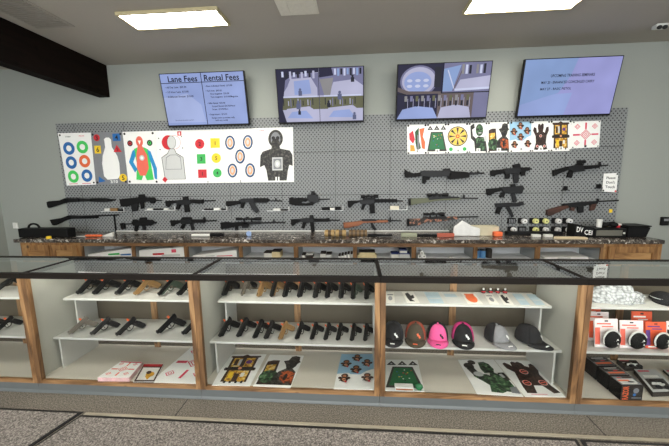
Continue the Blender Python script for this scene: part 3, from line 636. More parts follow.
gun('scoped_rifle', 'black modern rifle with low scope and long rail, above the wood-stocked rifle', 'rifle', F_, [
 ('stock', POLY, p((92, 118), (180, 115), (190, 126), (142, 140), (112, 171), (98, 166))), ('receiver', GUNM, p((180, 112), (292, 107), (296, 135), (250, 146), (190, 141))),
 ('scope', BLACK, ('s', (192, 86), (322, 83))), ('scope_mount', BLACK, p((205, 96), (300, 94), (300, 110), (205, 112), t=.028)), ('grip', POLY, p((206, 138), (229, 140), (212, 186), (193, 182), t=.03)), ('magazine', POLY, p((254, 140), (291, 136), (299, 209), (262, 213), t=.026)),
 ('handguard', POLY, p((290, 105), (460, 105), (463, 128), (292, 130), t=.044)), ('barrel', GUNM, ('t', (455, 118), (505, 119), .01))])
gun('carbine_rifle', 'rifle with a reddish-brown wooden stock and curved black magazine', 'rifle', F_, [
 ('stock', STOCKW, p((62, 279), (130, 275), (196, 264), (390, 260), (396, 277), (210, 282), (180, 301), (100, 316), (68, 321), t=.042)), ('receiver', GUNM, p((195, 255), (300, 254), (312, 267), (202, 268), t=.046)),
 ('magazine', GUNM, p((262, 282), (279, 282), (309, 330), (295, 339), (275, 318), t=.026)), ('barrel', GUNM, ('t', (300, 261), (490, 266), .009)), ('front_sight', GUNM, p((404, 276), (408, 238), (415, 238), (417, 276), t=.02))])
gun('machine_gun', 'long black machine gun alone in the upper row, centre right', 'machine gun', G_, [
 ('stock', POLY, p((58, 55), (72, 66), (110, 79), (152, 74), (162, 96), (112, 102), (65, 106), (58, 96))), ('receiver', GUNM, p((150, 72), (170, 62), (326, 65), (332, 96), (200, 101), (150, 96), t=.05)),
 ('grip', POLY, p((165, 98), (206, 100), (205, 118), (186, 120), (180, 141), (162, 138), t=.03)), ('sight', BLACK, p((285, 52), (326, 50), (329, 68), (288, 68))),
 ('handguard', POLY, p((312, 94), (330, 66), (420, 70), (440, 80), (440, 104), (330, 116), (315, 112), t=.05)), ('barrel', GUNM, ('t', (435, 80), (530, 78), .01)), ('front_sight', GUNM, p((442, 74), (456, 64), (462, 74), (488, 72), (492, 60), (498, 72), (496, 86), (445, 88), t=.022))])
gun('scoped_rifle', 'bolt rifle with a plain olive green stock and black scope', 'rifle', G_, [
 ('stock', GREEN, p((92, 229), (160, 228), (190, 226), (240, 222), (386, 222), (386, 235), (260, 241), (200, 251), (130, 261), (94, 268), t=.04)), ('butt_pad', POLY, p((80, 229), (92.5, 229), (94.5, 268), (82, 271), t=.04)),
 ('receiver', GUNM, p((195, 218), (300, 216), (380, 219), (382, 226), (280, 230), (200, 236), t=.05)), ('scope', BLACK, ('s', (190, 207), (316, 206))), ('barrel', GUNM, ('t', (380, 227), (492, 228), .0095)), ('front_sight', GUNM, p((402, 229), (405, 205), (412, 205), (415, 229), t=.02))])
gun('scoped_rifle', 'bolt rifle with an orange and brown camouflage stock', 'rifle', G_, [
 ('stock', CAMO, p((83, 349), (160, 348), (182, 334), (222, 344), (370, 334), (373, 351), (250, 366), (180, 371), (140, 386), (86, 391), t=.04)), ('butt_pad', POLY, p((70, 349), (82.5, 349), (85.5, 391), (73, 394), t=.04)),
 ('receiver', GUNM, p((180, 342), (300, 333), (306, 345), (200, 353), t=.05)), ('scope', BLACK, ('s', (170, 322), (293, 321))), ('barrel', GUNM, ('t', (365, 340), (492, 337), .0095))])
gun('compact_carbine', 'short black carbine with sight and foregrip, topmost of the stacked three', 'carbine', H_, [
 ('stock', POLY, p((65, 99), (150, 90), (160, 116), (100, 126), (92, 136), (68, 131))), ('receiver', GUNM, p((150, 86), (252, 80), (264, 105), (236, 121), (160, 121))), ('sight', BLACK, p((210, 62), (250, 54), (259, 80), (212, 82))),
 ('grip', POLY, p((160, 118), (189, 120), (186, 151), (162, 153), t=.03)), ('magazine', GUNM, p((210, 118), (246, 118), (246, 165), (236, 181), (214, 181), t=.026)), ('handguard', POLY, p((250, 80), (311, 78), (313, 100), (262, 106), t=.046)), ('foregrip', POLY, p((258, 100), (286, 100), (286, 131), (260, 133), t=.03)), ('barrel', GUNM, ('t', (305, 90), (328, 88), .011))])
gun('submachine_gun', 'black folding-stock gun, middle of the three stacked at right', 'submachine gun', H_, [
 ('stock', POLY, p((40, 216), (132, 208), (140, 226), (90, 240), (62, 259), (42, 253))), ('receiver', GUNM, p((130, 206), (215, 200), (270, 194), (279, 210), (264, 246), (150, 242))), ('sight', BLACK, p((195, 186), (222, 184), (226, 203), (197, 203))),
 ('grip', POLY, p((135, 238), (161, 240), (150, 272), (125, 269), t=.03)), ('magazine', GUNM, p((195, 240), (221, 240), (236, 296), (211, 302), t=.026))])
gun('machine_pistol', 'small black machine pistol, lowest of the three stacked at right', 'pistol', H_, [
 ('receiver', GUNM, p((95, 308), (190, 304), (235, 306), (268, 296), (283, 315), (240, 328), (100, 333))), ('grip', POLY, p((110, 331), (141, 331), (122, 379), (98, 371), t=.03)), ('magazine', GUNM, p((164, 328), (186, 328), (216, 390), (200, 399), t=.024))])
gun('assault_rifle', 'black rifle with carry handle and raised sight, above two empty hooks', 'rifle', I_, [
 ('stock', POLY, p((75, 121), (165, 98), (171, 117), (112, 140), (80, 156))), ('receiver', GUNM, p((164, 100), (200, 91), (256, 92), (261, 125), (200, 133), (170, 119))), ('carry_handle', POLY, p((198, 94), (222, 80), (252, 83), (257, 95), t=.024)), ('sight', BLACK, p((222, 62), (268, 60), (268, 78), (240, 84), (222, 82))),
 ('grip', POLY, p((172, 126), (197, 128), (186, 166), (158, 161), t=.03)), ('handguard', POLY, p((255, 93), (346, 88), (348, 106), (260, 117), t=.046)), ('front_sight', GUNM, p((344, 92), (352, 70), (360, 70), (364, 92), t=.02)), ('barrel', GUNM, ('t', (345, 96), (404, 90), .009))])
gun('submachine_gun', 'long gun with dark wooden stock and two grips, beside the paper sign', 'submachine gun', I_, [
 ('stock', WALNUT, p((40, 356), (110, 336), (160, 328), (168, 341), (90, 376), (52, 393), (38, 386), t=.04)), ('receiver', GUNM, p((130, 321), (220, 310), (266, 307), (272, 331), (200, 341), (140, 337))), ('grip', WALNUT, p((182, 338), (206, 336), (200, 363), (180, 359), t=.03)),
 ('magazine', GUNM, p((222, 333), (256, 330), (256, 371), (226, 376), t=.03)), ('foregrip', WALNUT, p((300, 324), (336, 317), (320, 356), (296, 361), t=.03)), ('handguard', GUNM, p((262, 309), (340, 302), (340, 318), (265, 329), t=.04)), ('barrel', GUNM, ('t', (335, 306), (466, 300), .009)), ('front_sight', GUNM, p((336, 306), (340, 288), (348, 288), (350, 304), t=.02))])

# wire display arms and empty hooks on the pegboard
WIRE = pm('zinc_wire', (214, 216, 216), .4, .2)
def arm(x0, x1, y, label, item):
    a, c = W(x0, y, WY-.09), W(x1, y, WY-.09)
    r = thing('wire_hanger', label, 'hanger', ((a.x+c.x)/2, WY-.021, a.z), 'small wire display arms between the guns')
    m = MB(WIRE)
    m.tube((a.x, WY-.0215, a.z), (a.x, WY-.09, a.z), .0055); m.tube((a.x, WY-.09, a.z), (c.x, WY-.09, a.z), .0055); m.tube((c.x, WY-.09, a.z), (c.x, WY-.0215, a.z), .004); m.tube((c.x, WY-.09, a.z), (c.x, WY-.09, a.z+.06), .0055)
    m.build('wire', r, r.location)
    w = c.x-a.x
    for nm, m_, f0, f1, h in item:
        k = MB(m_); k.box((a.x+w*f0, WY-.11, a.z+.0045), (a.x+w*f1, WY-.078, a.z+h)); k.build(nm, r, r.location, bevel=.004)
arm(101, 124, 211.5, 'wire arm with a tan and white block, between the two shotguns', [('block', TANP, .45, .75, .05), ('tag', WHITEP, .2, .4, .045), ('clip', POLY, .78, .98, .03)])
arm(145, 175, 210.5, 'wire arm with a folded knife below the gap right of the bullpup', [('handle', WHITEP, .1, .28, .03), ('blade', GUNM, .3, .62, .025), ('tag', WHITEP, .65, .8, .03)])
arm(202, 227, 210.5, 'wire arm with a white tag under the boxy-sight rifle muzzle', [('handle', POLY, .1, .45, .025), ('tag', WHITEP, .5, .75, .035), ('clip', POLY, .78, .95, .02)])
arm(267, 289, 211, 'wire arm with a white tag under the banana-magazine rifle muzzle', [('tag', WHITEP, .3, .6, .035), ('handle', POLY, .65, .95, .02)])
arm(321, 343, 210.5, 'wire arm with a dark folding knife and white tag, below the chunky carbine', [('handle', POLY, .05, .4, .045), ('tag', WHITEP, .42, .62, .035), ('blade', POLY, .65, .9, .05)])
arm(389, 407, 210, 'wire arm with a cream box under the scoped rifle muzzle', [('box', pm('cream_box', (222, 216, 196), .6), .05, .55, .055)])
for x, y, l in ((565.5, 190, 'empty black hook under the rifle with carry handle, left one'), (598.5, 188, 'empty black hook touching the paper sign')):
    c = W(x, y, WY-.05); m = MB(BLACK); m.box((c.x-.035, WY-.075, c.z-.006), (c.x+.035, WY-.0215, c.z+.006)); m.box((c.x-.012, WY-.085, c.z-.006), (c.x+.004, WY-.0755, c.z+.05)); m.box((c.x-.012, WY-.0755, c.z+.0065), (c.x+.0, WY-.0215, c.z+.05))
    tag(m.build('peg_hook', org=c, bevel=.002), l, 'hook')
# small packs hanging in two rows
def pack(x, y, front, label):
    c = W(x, y, WY-.05)
    r = thing('blister_pack', label, 'pack', (c.x, WY-.0215, c.z), 'small packs hanging in two rows on the pegboard')
    m = MB(POLY); m.box((c.x-.05, WY-.05, c.z-.036), (c.x+.05, WY-.0218, c.z+.04)); m.build('backing', r, r.location, bevel=.006)
    if front:
        m = MB(front); m.tube((c.x+.015, WY-.0502, c.z), (c.x+.015, WY-.085, c.z), .036, .032); m.build('roll', r, r.location)
        m = MB(POLY); m.tube((c.x+.015, WY-.0852, c.z), (c.x+.015, WY-.087, c.z), .008); m.build('core', r, r.location)
    else:
        m = MB(GREYM)
        for k in range(4): m.box((c.x-.036+k*.02, WY-.052, c.z-.026), (c.x-.026+k*.02, WY-.0502, c.z+.026))
        m.build('grille', r, r.location)
YR = pm('pale_yellow_roll', (226, 226, 150), .6); WR = pm('white_roll', (232, 232, 230), .6)
for y, row, it in ((221, 'upper', [(512, None, 'black pack without a roll'), (522.5, WR, 'white roll pack, next to the plain black pack'), (534, YR, 'yellow roll pack, left of the two yellows'), (544, YR, 'yellow roll pack, right of the two yellows'), (556.5, WR, 'white roll pack, right of the yellow ones'), (567.5, WR, 'white roll pack at the right end')]),
                   (229.6, 'lower', [(512, WR, 'white roll pack at the left end'), (522.5, None, 'black pack without a roll'), (534, YR, 'only yellow roll pack'), (544, WR, 'white roll pack just right of the yellow one'), (556, WR, 'white roll pack, second from the right end'), (567, WR, 'white roll pack at the right end, beside the lettered box')])):
    for x, m, l in it: pack(x, y, m, l+', '+row+' hanging row')
m = MB(WHITEP); c = W(16, 225.5, WY); m.box((c.x-.04, WY-.012, c.z-.045), (c.x+.04, WY-.0005, c.z+.045)); m.box((c.x-.012, WY-.018, c.z-.03), (c.x+.012, WY-.012, c.z+.03)); tag(m.build('wall_outlet', org=c, bevel=.003), 'white wall plate left of the pegboard above the black tote box', 'outlet')
r = thing('wall_phone_box', 'small black box on the wall at right edge of the picture', 'wall box', W(663, 221, WY-.001)); c = r.location
m = MB(BLACK); m.box((c.x-.04, WY-.04, c.z-.055), (c.x+.045, WY-.0005, c.z+.055)); m.build('housing', r, c, bevel=.006); m = MB(GREYM); m.box((c.x-.025, WY-.043, c.z+.005), (c.x+.03, WY-.0405, c.z+.035)); m.build('display', r, c)
m = MB(YEL); c = W(611, 211, WY-.03); m.box((c.x-.018, WY-.03, c.z-.022), (c.x+.018, WY-.0215, c.z+.022)); tag(m.build('price_sticker', org=c), 'small yellow sticker on the pegboard below the gun with two grips', 'sticker')

# ------------------------------------------------------------------ back cabinets and granite top
GZ = .95; CF = 3.68; CH = GZ-.045
m = MB(GRAN); m.box((-4.525, 3.65, CH), (3.47, WY-.0215, GZ)); tag(m.build('granite_countertop', org=(-.5, 3.65, CH), bevel=.006), 'long speckled granite top of the back counter', 'countertop')
m = MB(pm('white_backsplash', (214, 218, 218), .5))
def X(px): return W(px, 250, CF).x
CELLB = pm('pale_cabinet_lining', (246, 248, 249), .6, 0, .02); CELLD = pm('grey_cabinet_side', (176, 180, 182), .6, 0, .04)
def open_cab(x0, x1, divs, label, right_end=False):
    r = thing('open_cabinet', label, 'cabinet', ((x0+x1)/2, 3.95, 0), 'open back cabinets'); L = r.location
    x0 += .001; x1 -= .001; t = .02
    for q in (x0, x1-t): m = MB(CELLD); m.box((q, CF+.02, 0), (q+t, 4.05, CH-.001)); m.build('side_panel', r, L)
    for d in divs: m = MB(CELLD); m.box((d-t/2, CF+.02, .1), (d+t/2, 4.0295, CH-.001)); m.build('divider', r, L)
    m = MB(CELLB); m.box((x0+t, 4.03, .1), (x1-t, 4.05, CH-.001)); m.build('back_panel', r, L)
    for z in (.1, .40, .70): m = MB(CELLB); m.box((x0+t, CF+.021, z-.018), (x1-t, 4.029, z)); m.build('shelf', r, L)
    m = MB(WOODX); m.box((x0, CF, CH-.05), (x1, CF+.0195, CH-.001)); m.build('top_rail', r, L, bevel=.002)
    m = MB(WOODX); m.box((x0, CF, 0), (x1, CF+.0195, .08)); m.build('toe_board', r, L)
    st = [(x0, x0+.028), (x1-.028, x1)]+[(d-.024, d+.024) for d in divs]
    for a, c in st: m = MB(WOODZ); m.box((a, CF, .0805), (c, CF+.0195, CH-.0505)); m.build('face_stile', r, L, bevel=.002)
def door_cab(x0, x1, n, label):
    r = thing('door_cabinet', label, 'cabinet', ((x0+x1)/2, 3.95, 0)); L = r.location; x0 += .001; x1 -= .001
    m = MB(DOORW); m.box((x0, CF, 0), (x1, 4.2, CH-.001)); m.build('cabinet_body', r, L, bevel=.003)
    w = (x1-x0-.06)/n
    for k in range(n):
        a = x0+.03+w*k+.012; c = x0+.03+w*(k+1)-.012; d = MB(DOORW)
        for q in (((a, .12), (a+.07, CH-.035)), ((c-.07, .12), (c, CH-.035)), ((a+.07, CH-.105), (c-.07, CH-.035)), ((a+.07, .12), (c-.07, .19))): d.box((q[0][0], CF-.02, q[0][1]), (q[1][0], CF-.0005, q[1][1]))
        dr = d.build('door', r, L, bevel=.003)
        h = MB(DOORP); h.box((a+.07, CF-.006, .19), (c-.07, CF-.0005, CH-.105)); h.build('door_panel', r, L)
U = [X(81), X(186), X(296), X(414), X(538), X(603.5), X(662)]
door_cab(-4.47, U[0], 2, 'knotty wooden cabinet with two doors at the left end of the back counter')
open_cab(U[0], U[1], [X(133)], 'open wood-fronted cabinet holding two stacks of white sheets')
open_cab(U[1], U[2], [X(240.5)], 'open cabinet with a sheet in one half and cream boxes in the other')
open_cab(U[2], U[3], [X(355)], 'open cabinet holding dark boxes, cream boxes and blue boxes')
open_cab(U[3], U[4], [X(475.5)], 'open cabinet holding a small pyramid of white rolls and blue cans')
open_cab(U[4], U[5], [], 'narrow open cabinet with flat sheets beside the right door cabinet')
door_cab(U[5], U[6], 1, 'knotty wooden cabinet with one door at the right end of the back counter')

# things in the open cabinets
SZ = .70
def sheetstack(x0, x1, h0, h1, cols, label):
    a = X(x0); c = X(x1)
    r = MB(WHITE); y0 = CF+.05; y1 = 4.0
    r.prism([(a, y0, SZ+.001), (c, y0, SZ+.001), (c, y0, SZ+h1), (a, y0, SZ+h0)], (0, y1-y0, 0))
    for k, (m, f0, f1, v0, v1) in enumerate(cols):
        def q(f, v): return (a+(c-a)*f, y0-.001-.0004*k, SZ+.002+(h0+(h1-h0)*f-.004)*v)
        r.face([q(f0, v0), q(f1, v0), q(f1, v1), q(f0, v1)], m)
    tag(r.build('sheet_stack', org=((a+c)/2, CF+.2, SZ), fix=False), label, 'paper stack', 'sheet stacks in the open cabinets')
sheetstack(84, 130, .03, .12, [(GRN, .45, .7, .3, .6), (BLUE, .72, .95, .2, .4)], 'sloping white sheets with green and blue marks, leftmost open compartment')
sheetstack(136, 182, .085, .14, [(RED, .3, .55, .25, .5), (PINKR, .72, .82, .5, .85), (LGREY, .5, .9, .1, .3)], 'thick stack of white sheets with red marks, second compartment')
sheetstack(190, 235, .02, .1, [(PINKR, .55, .9, .2, .35), (LGREY, .3, .5, .3, .5)], 'wedge of white sheets with a dark red stripe, third compartment')
sheetstack(548, 592, .03, .035, [(LGREY, .3, .6, .2, .8)], 'flat low sheets in the narrow right compartment')
def bx(x0, x1, h, mt, label, lid=None, z=SZ+.001, y0=CF+.06, dy=.12, name='ammunition_box', cat='box', grp='boxes in the open cabinets'):
    a, c = X(x0), X(x1); r = thing(name, label, cat, ((a+c)/2, y0+dy/2, z), grp)
    m = MB(mt); m.box((a, y0, z), (c, y0+dy, z+h)); m.build('box_body', r, r.location, bevel=.002)
    if lid: m = MB(lid); m.box((a+.001, y0+.001, z+h), (c-.001, y0+dy-.001, z+h+.014)); m.build('box_lid', r, r.location)
    return z+h+(.014 if lid else 0)
CREAM = pm('cream_cardboard', (224, 208, 164), .7); DARKB = pm('dark_cardboard', (44, 38, 34), .6); NAVY = pm('navy_cardboard', (44, 58, 116), .6)
bx(262, 270, .055, WHITEP, 'small white box, left half of the pair with a dark top', DARKB)
bx(270.3, 279, .075, CREAM, 'taller cream box beside the small white box', DARKB)
bx(300.5, 304, .03, WHITEP, 'tiny white box at the left of the dark row', DARKB); bx(305, 312, .035, DARKB, 'small dark box between white boxes in the dark row', WHITEP)
bx(319.5, 325, .05, WHITEP, 'white box with a dark lid in the left half-compartment', DARKB); bx(325.5, 331, .04, LGREY, 'grey box with a dark lid next to the white one', DARKB)
for k in range(5): bx(338+k*3.1, 340.2+k*3.1, .02+.009*min(k, 3), WHITE, ['shortest white strip box in the row of five', 'second shortest white strip box in the row of five', 'middle white strip box in the row of five', 'white strip box second from the divider', 'white strip box against the divider'][k], DARKB)
z = bx(357.5, 377, .04, CREAM, 'cream ammunition box right of the divider, lower of two'); bx(359, 375.5, .03, CREAM, 'cream ammunition box with a dark top, stacked upper of two', DARKB, z+.0005)
bx(392, 399.5, .05, WHITEP, 'white box with navy lid, left of the blue and white group', NAVY); z = bx(400, 411, .05, LGREY, 'grey-white box under the tall navy-lidded one', NAVY); bx(400.5, 408, .03, WHITEP, 'white box with navy lid stacked on the blue and white group', NAVY, z+.0005)
def roll(x, y, z, label):
    m = MB(WHITE); c = X(x); m.tube((c, CF+.06, z), (c, CF+.16, z), .025); m.tube((c, CF+.0595, z), (c, CF+.058, z), .01, None, DGREY)
    tag(m.build('paper_roll', org=(c, CF+.1, z), smooth=False), label, 'roll', 'pyramid of white rolls')
rr = .0255
c0 = 420.5
for x, z, l in ((421, SZ+rr, 'bottom left roll of the small white pyramid'), (425.4, SZ+rr, 'bottom right roll of the small white pyramid'), (423.2, SZ+rr*2.72, 'top roll of the small white pyramid')): roll(x, 0, z, l)
def can(x, mt, label, h=.09):
    c = X(x); r = thing('ammunition_can', label, 'can', (c, CF+.12, SZ+.001), 'cans on the open cabinet shelf')
    m = MB(mt); m.tube((c, CF+.12, SZ+.001), (c, CF+.12, SZ+h), .037, None, None, 18); m.build('can_body', r, r.location); m = MB(DARKB); m.tube((c, CF+.12, SZ+h), (c, CF+.12, SZ+h+.012), .034, None, None, 18); m.build('can_lid', r, r.location)
BLC = pm('pale_blue_can', (96, 150, 200), .4)
can(480.5, BLC, 'blue can nearest the divider'); can(487, BLC, 'blue can between the other blue can and the dark one'); can(493.3, DARKB, 'dark can right of the two blue cans', .1)
m = MB(WHITEP); c = X(453); m.box((c-.02, CF+.06, SZ+.001), (c+.02, CF+.1, SZ+.02)); tag(m.build('paper_slip', org=(c, CF+.08, SZ), bevel=.003), 'small white block alone on the shelf right of the roll pyramid', 'block')

# things on the granite top
def cbox(a, c, h, mt, name, y0=3.78, y1=3.95, bev=.004, z=GZ+.0005):
    m = MB(mt); m.box((a, y0, z), (c, y1, z+h)); return m
# tote box
a, c = W(18, 238, 3.75).x, W(67, 237, 3.75).x
r = thing('tote_box', 'long black box with an arched handle at left end of the granite top', 'box', ((a+c)/2, 3.86, GZ))
cbox(a, c, .125, BLACK, '', 3.76, 3.89).build('box_body', r, r.location, bevel=.01)
m = MB(POLY); hx = a+.17; pts = [Vector((hx+.08*math.cos(t), 3.825, GZ+.126+.055*math.sin(t))) for t in [PI-PI*i/8 for i in range(9)]]
for q0, q1 in zip(pts, pts[1:]): m.tube(q0, q1, .013)
m.build('handle', r, r.location)
c = W(48.7, 237, 3.70); m = MB(YEL); m.tube((c.x, 3.70, GZ+.0005), (c.x, 3.70, GZ+.03), .028); m.tube((c.x, 3.70, GZ+.03), (c.x, 3.70, GZ+.034), .022); tag(m.build('tape_roll', org=c), 'little yellow roll on the granite in front of the black tote box', 'roll')
a, c = W(76, 238, 3.85), W(112, 234, 3.85)
r = thing('display_knife', 'long white blade with orange cloth handle lying on the granite near the tote', 'knife', ((a.x+c.x)/2, 3.87, GZ))
m = MB(WHITEP); m.prism([(a.x, 3.85, GZ+.001), (c.x, 3.85, GZ+.001), (c.x+.01, 3.85, GZ+.06), (c.x-.12, 3.85, GZ+.02)], (0, .03, 0)); m.build('blade', r, r.location)
m = MB(ORANGE); 
for k in range(5): m.ell((a.x+.2+k*.045, 3.82, GZ+.018), (.032, .025, .016))
m.build('orange_wrap', r, r.location, smooth=True)
a, c = W(192, 236, 3.85).x, W(224, 236, 3.85).x
r = thing('flashlight', 'white and black flashlight lying on the granite below the carry-handle rifle', 'flashlight', ((a+c)/2, 3.85, GZ)); m = MB(WHITEP); m.tube((a, 3.85, GZ+.019), (a+(c-a)*.58, 3.85, GZ+.019), .018); m.build('barrel', r, r.location); m = MB(POLY); m.tube((a+(c-a)*.58, 3.85, GZ+.026), (c-.03, 3.85, GZ+.026), .024); m.tube((c-.03, 3.85, GZ+.026), (c, 3.85, GZ+.026), .018); m.build('head', r, r.location)
c = W(249, 234, 3.9); m = MB(pm('pale_blue_sticker', (150, 176, 220), .5)); m.tube((c.x, 3.9, GZ+.034), (c.x, 3.885, GZ+.034), .033, None, None, 20); m.box((c.x-.02, 3.902, GZ+.0005), (c.x+.02, 3.93, GZ+.05)); tag(m.build('round_badge', org=c), 'pale blue round badge standing on the granite below the chassis rifle', 'badge')
def canister(x0, x1, mats, label, n):
    a, c = W(x0, 235, 3.85).x, W(x1, 235, 3.85).x; r = thing('striped_canister', label, 'canister', ((a+c)/2, 3.85, GZ), 'tan striped canisters on the granite')
    w = (c-a)/n
    for k in range(n): m = MB(mats[k % len(mats)]); m.tube((a+w*k, 3.85, GZ+.046), (a+w*(k+1), 3.85, GZ+.046), .045 if k % 2 == 0 else .04, None, None, 16); m.build('band', r, r.location)
TANB = pm('yellow_tan', (168, 140, 90), .5); DBND = pm('dark_band', (84, 66, 44), .5)
canister(325, 334.5, [TANB, DBND], 'yellow-tan banded canister, left of the two with bright bands', 3); canister(335.5, 346, [TANB, DBND, TANB], 'yellow-tan banded canister with a wide dark gap, middle of the three', 3); canister(349, 367, [pm('brown_band', (122, 98, 66), .5), DBND], 'long brown banded canister left of the black tube', 9)
a, c = W(368, 235, 3.85).x, W(392, 235, 3.85).x; m = MB(BLACK); m.tube((a, 3.85, GZ+.02), (a+(c-a)*.45, 3.85, GZ+.02), .019); m.tube((a+(c-a)*.45, 3.85, GZ+.02), (c, 3.85, GZ+.02), .014); tag(m.build('suppressor', org=((a+c)/2, 3.85, GZ)), 'slim black tube on the granite beside the brown canister', 'tube')
a, c = W(401, 236, 3.85).x, W(454, 236, 3.85).x
r = thing('toy_rifle', 'long toy gun with green, black and orange-red sections on the granite', 'toy gun', ((a+c)/2, 3.85, GZ))
for nm, mt, f0, f1, h in (('butt', pm('sage', (148, 152, 128), .5), 0, .3, .05), ('middle', POLY, .3, .68, .032), ('front', pm('brick', (178, 88, 66), .5), .68, 1, .045)): m = MB(mt); m.box((a+(c-a)*f0, 3.83, GZ+.001), (a+(c-a)*f1, 3.87, GZ+.001+h)); m.build(nm, r, r.location, bevel=.005)
a, c = W(455, 236, 3.9).x, W(501, 236, 3.9).x
r = thing('long_package', 'long pale tan package with white plastic over one end and an orange tip', 'package', ((a+c)/2, 3.95, GZ))
m = MB(pm('pale_tan_card', (200, 192, 164), .6)); m.box((a+.12, 3.92, GZ+.001), (c-.02, 4.05, GZ+.12)); m.build('carton', r, r.location, bevel=.004)
m = MB(pm('white_film', (226, 226, 224), .25)); m.prism([(a-.03, 3.88, GZ+.001), (a+.3, 3.88, GZ+.001), (a+.3, 3.88, GZ+.1), (a+.2, 3.88, GZ+.13), (a+.08, 3.88, GZ+.2), (a-.02, 3.88, GZ+.12)], (0, .035, 0)); m.build('plastic_cover', r, r.location, bevel=.012)
m = MB(ORANGE); m.box((c-.1, 3.86, GZ+.001), (c+.005, 3.9195, GZ+.06)); m.build('orange_tip', r, r.location, bevel=.012)
# lower strip of cases and fanned papers
a, c = W(507, 236, 3.95).x, W(572, 236, 3.95).x
m = MB(BLACK); m.box((a, 3.94, GZ+.0005), (c-.12, 4.02, GZ+.045)); tag(m.build('black_case', org=((a+c)/2, 3.97, GZ), bevel=.004), 'low black case on the granite below the hanging packs', 'case')
for k, (x0, x1, y, mt, l) in enumerate(((533, 541, 3.84, WHITEP, 'small white box in front of the low black case, left one'), (545, 553, 3.84, WHITEP, 'small white box in front of the low black case, right one'))):
    m = MB(mt); a, c = W(x0, 238, y).x, W(x1, 238, y).x; m.box((a, y, GZ+.0005), (c, y+.05, GZ+.03)); tag(m.build('small_box', org=(a, y, GZ), bevel=.003), l, 'box')
a, c = W(556, 240, 3.76).x, W(582, 240, 3.76).x
m = MB(pm('pale_card', (214, 196, 160), .6)); m.prism([(a-.04, 3.74, GZ+.0006), (c+.02, 3.70, GZ+.0006), (c+.03, 3.775, GZ+.0006), (a, 3.79, GZ+.0006)], (0, 0, .018)); tag(m.build('card_stack', org=(a, 3.78, GZ)), 'tan card stack fanned on the granite before the lettered box', 'card stack')
# lettered box
a = W(574, 237, 3.80).x; c = W(593, 238, 3.80).x; h0 = .165; h1 = .12
r = thing('lettered_box', 'black box with big white letters on the granite, tipped forward', 'box', ((a+c)/2, 3.85, GZ))
m = MB(BLACK); m.prism([(a, 3.80, GZ+.001), (c, 3.80, GZ+.001), (c, 3.80, GZ+h1), (a, 3.80, GZ+h0)], (0, .14, 0)); m.build('box_body', r, r.location, bevel=.003)
s = Sheet((a, 3.799, GZ+h0), (c, 3.799, GZ+h1), (c, 3.799, GZ+.002), (a, 3.799, GZ+.002), base=BLACK, thick=.001); s.text(WHITE, 'DV', .27, .36, .4, maxw=.34); s.text(WHITE, 'CEI', .72, .52, .42, maxw=.42); s.build('lettering', parent=r, org=r.location)
# radio-like unit
a, c = W(594, 238, 3.80).x, W(626, 238, 3.80).x
r = thing('receiver_unit', 'black unit with a wide silver front panel on the granite', 'receiver', ((a+c)/2, 3.88, GZ))
cbox(a, c, .11, BLACK, '', 3.80, 4.0).build('housing', r, r.location, bevel=.004); m = MB(pm('brushed_panel', (120, 118, 108), .4, .4)); m.box((a+.02, 3.795, GZ+.025), (c-.05, 3.7995, GZ+.09)); m.build('front_panel', r, r.location); m = MB(WHITEP); m.tube((c-.03, 3.7995, GZ+.055), (c-.03, 3.792, GZ+.055), .012); m.build('knob', r, r.location)
a2, c2 = W(627.5, 238, 3.82).x, W(648, 238, 3.82).x
r = thing('pistol_case', 'black case with a sloping end, right end of the granite top', 'case', ((a2+c2)/2, 3.92, GZ)); m = MB(POLY); m.prism([(a2, 3.82, GZ+.001), (c2-.02, 3.82, GZ+.001), (c2+.02, 3.82, GZ+.12), (a2, 3.82, GZ+.125)], (0, .2, 0)); m.build('case_body', r, r.location, bevel=.006); m = MB(BLACK); m.box((a2, 3.815, GZ+.126), (c2+.025, 4.03, GZ+.14)); m.build('case_lid', r, r.location, bevel=.004)
zt = GZ+.1105
c = W(599.5, 222, 3.9); m = MB(WHITEP); m.tube((c.x, 3.9, zt+.001), (c.x, 3.9, zt+.09), .026, .03); m.tube((c.x, 3.9, zt+.09), (c.x, 3.9, zt+.096), .031); tag(m.build('paper_cup', org=c), 'white cup standing on the silver-fronted black unit', 'cup')
c = W(609.5, 224, 3.9); r = thing('hearing_protector', 'jumbled black gadget on the silver-fronted unit, right of the cup', 'gadget', (c.x, 3.9, zt)); m = MB(POLY); m.ell((c.x-.05, 3.9, zt+.031), (.045, .04, .03)); m.ell((c.x+.05, 3.9, zt+.031), (.045, .04, .03)); m.build('cup_pair', r, r.location, smooth=True); m = MB(BLACK); m.tube((c.x-.05, 3.9, zt+.045), (c.x+.05, 3.9, zt+.06), .012); m.build('band', r, r.location)
c = W(617.5, 224, 3.9); m = MB(RED); m.box((c.x-.02, 3.88, zt+.001), (c.x+.02, 3.92, zt+.025)); m.box((c.x-.02, 3.88, zt+.0251), (c.x+.035, 3.92, zt+.045), WHITEP); tag(m.build('small_carton', org=c, bevel=.002), 'tiny red and white carton at the right of the silver-fronted unit', 'carton')

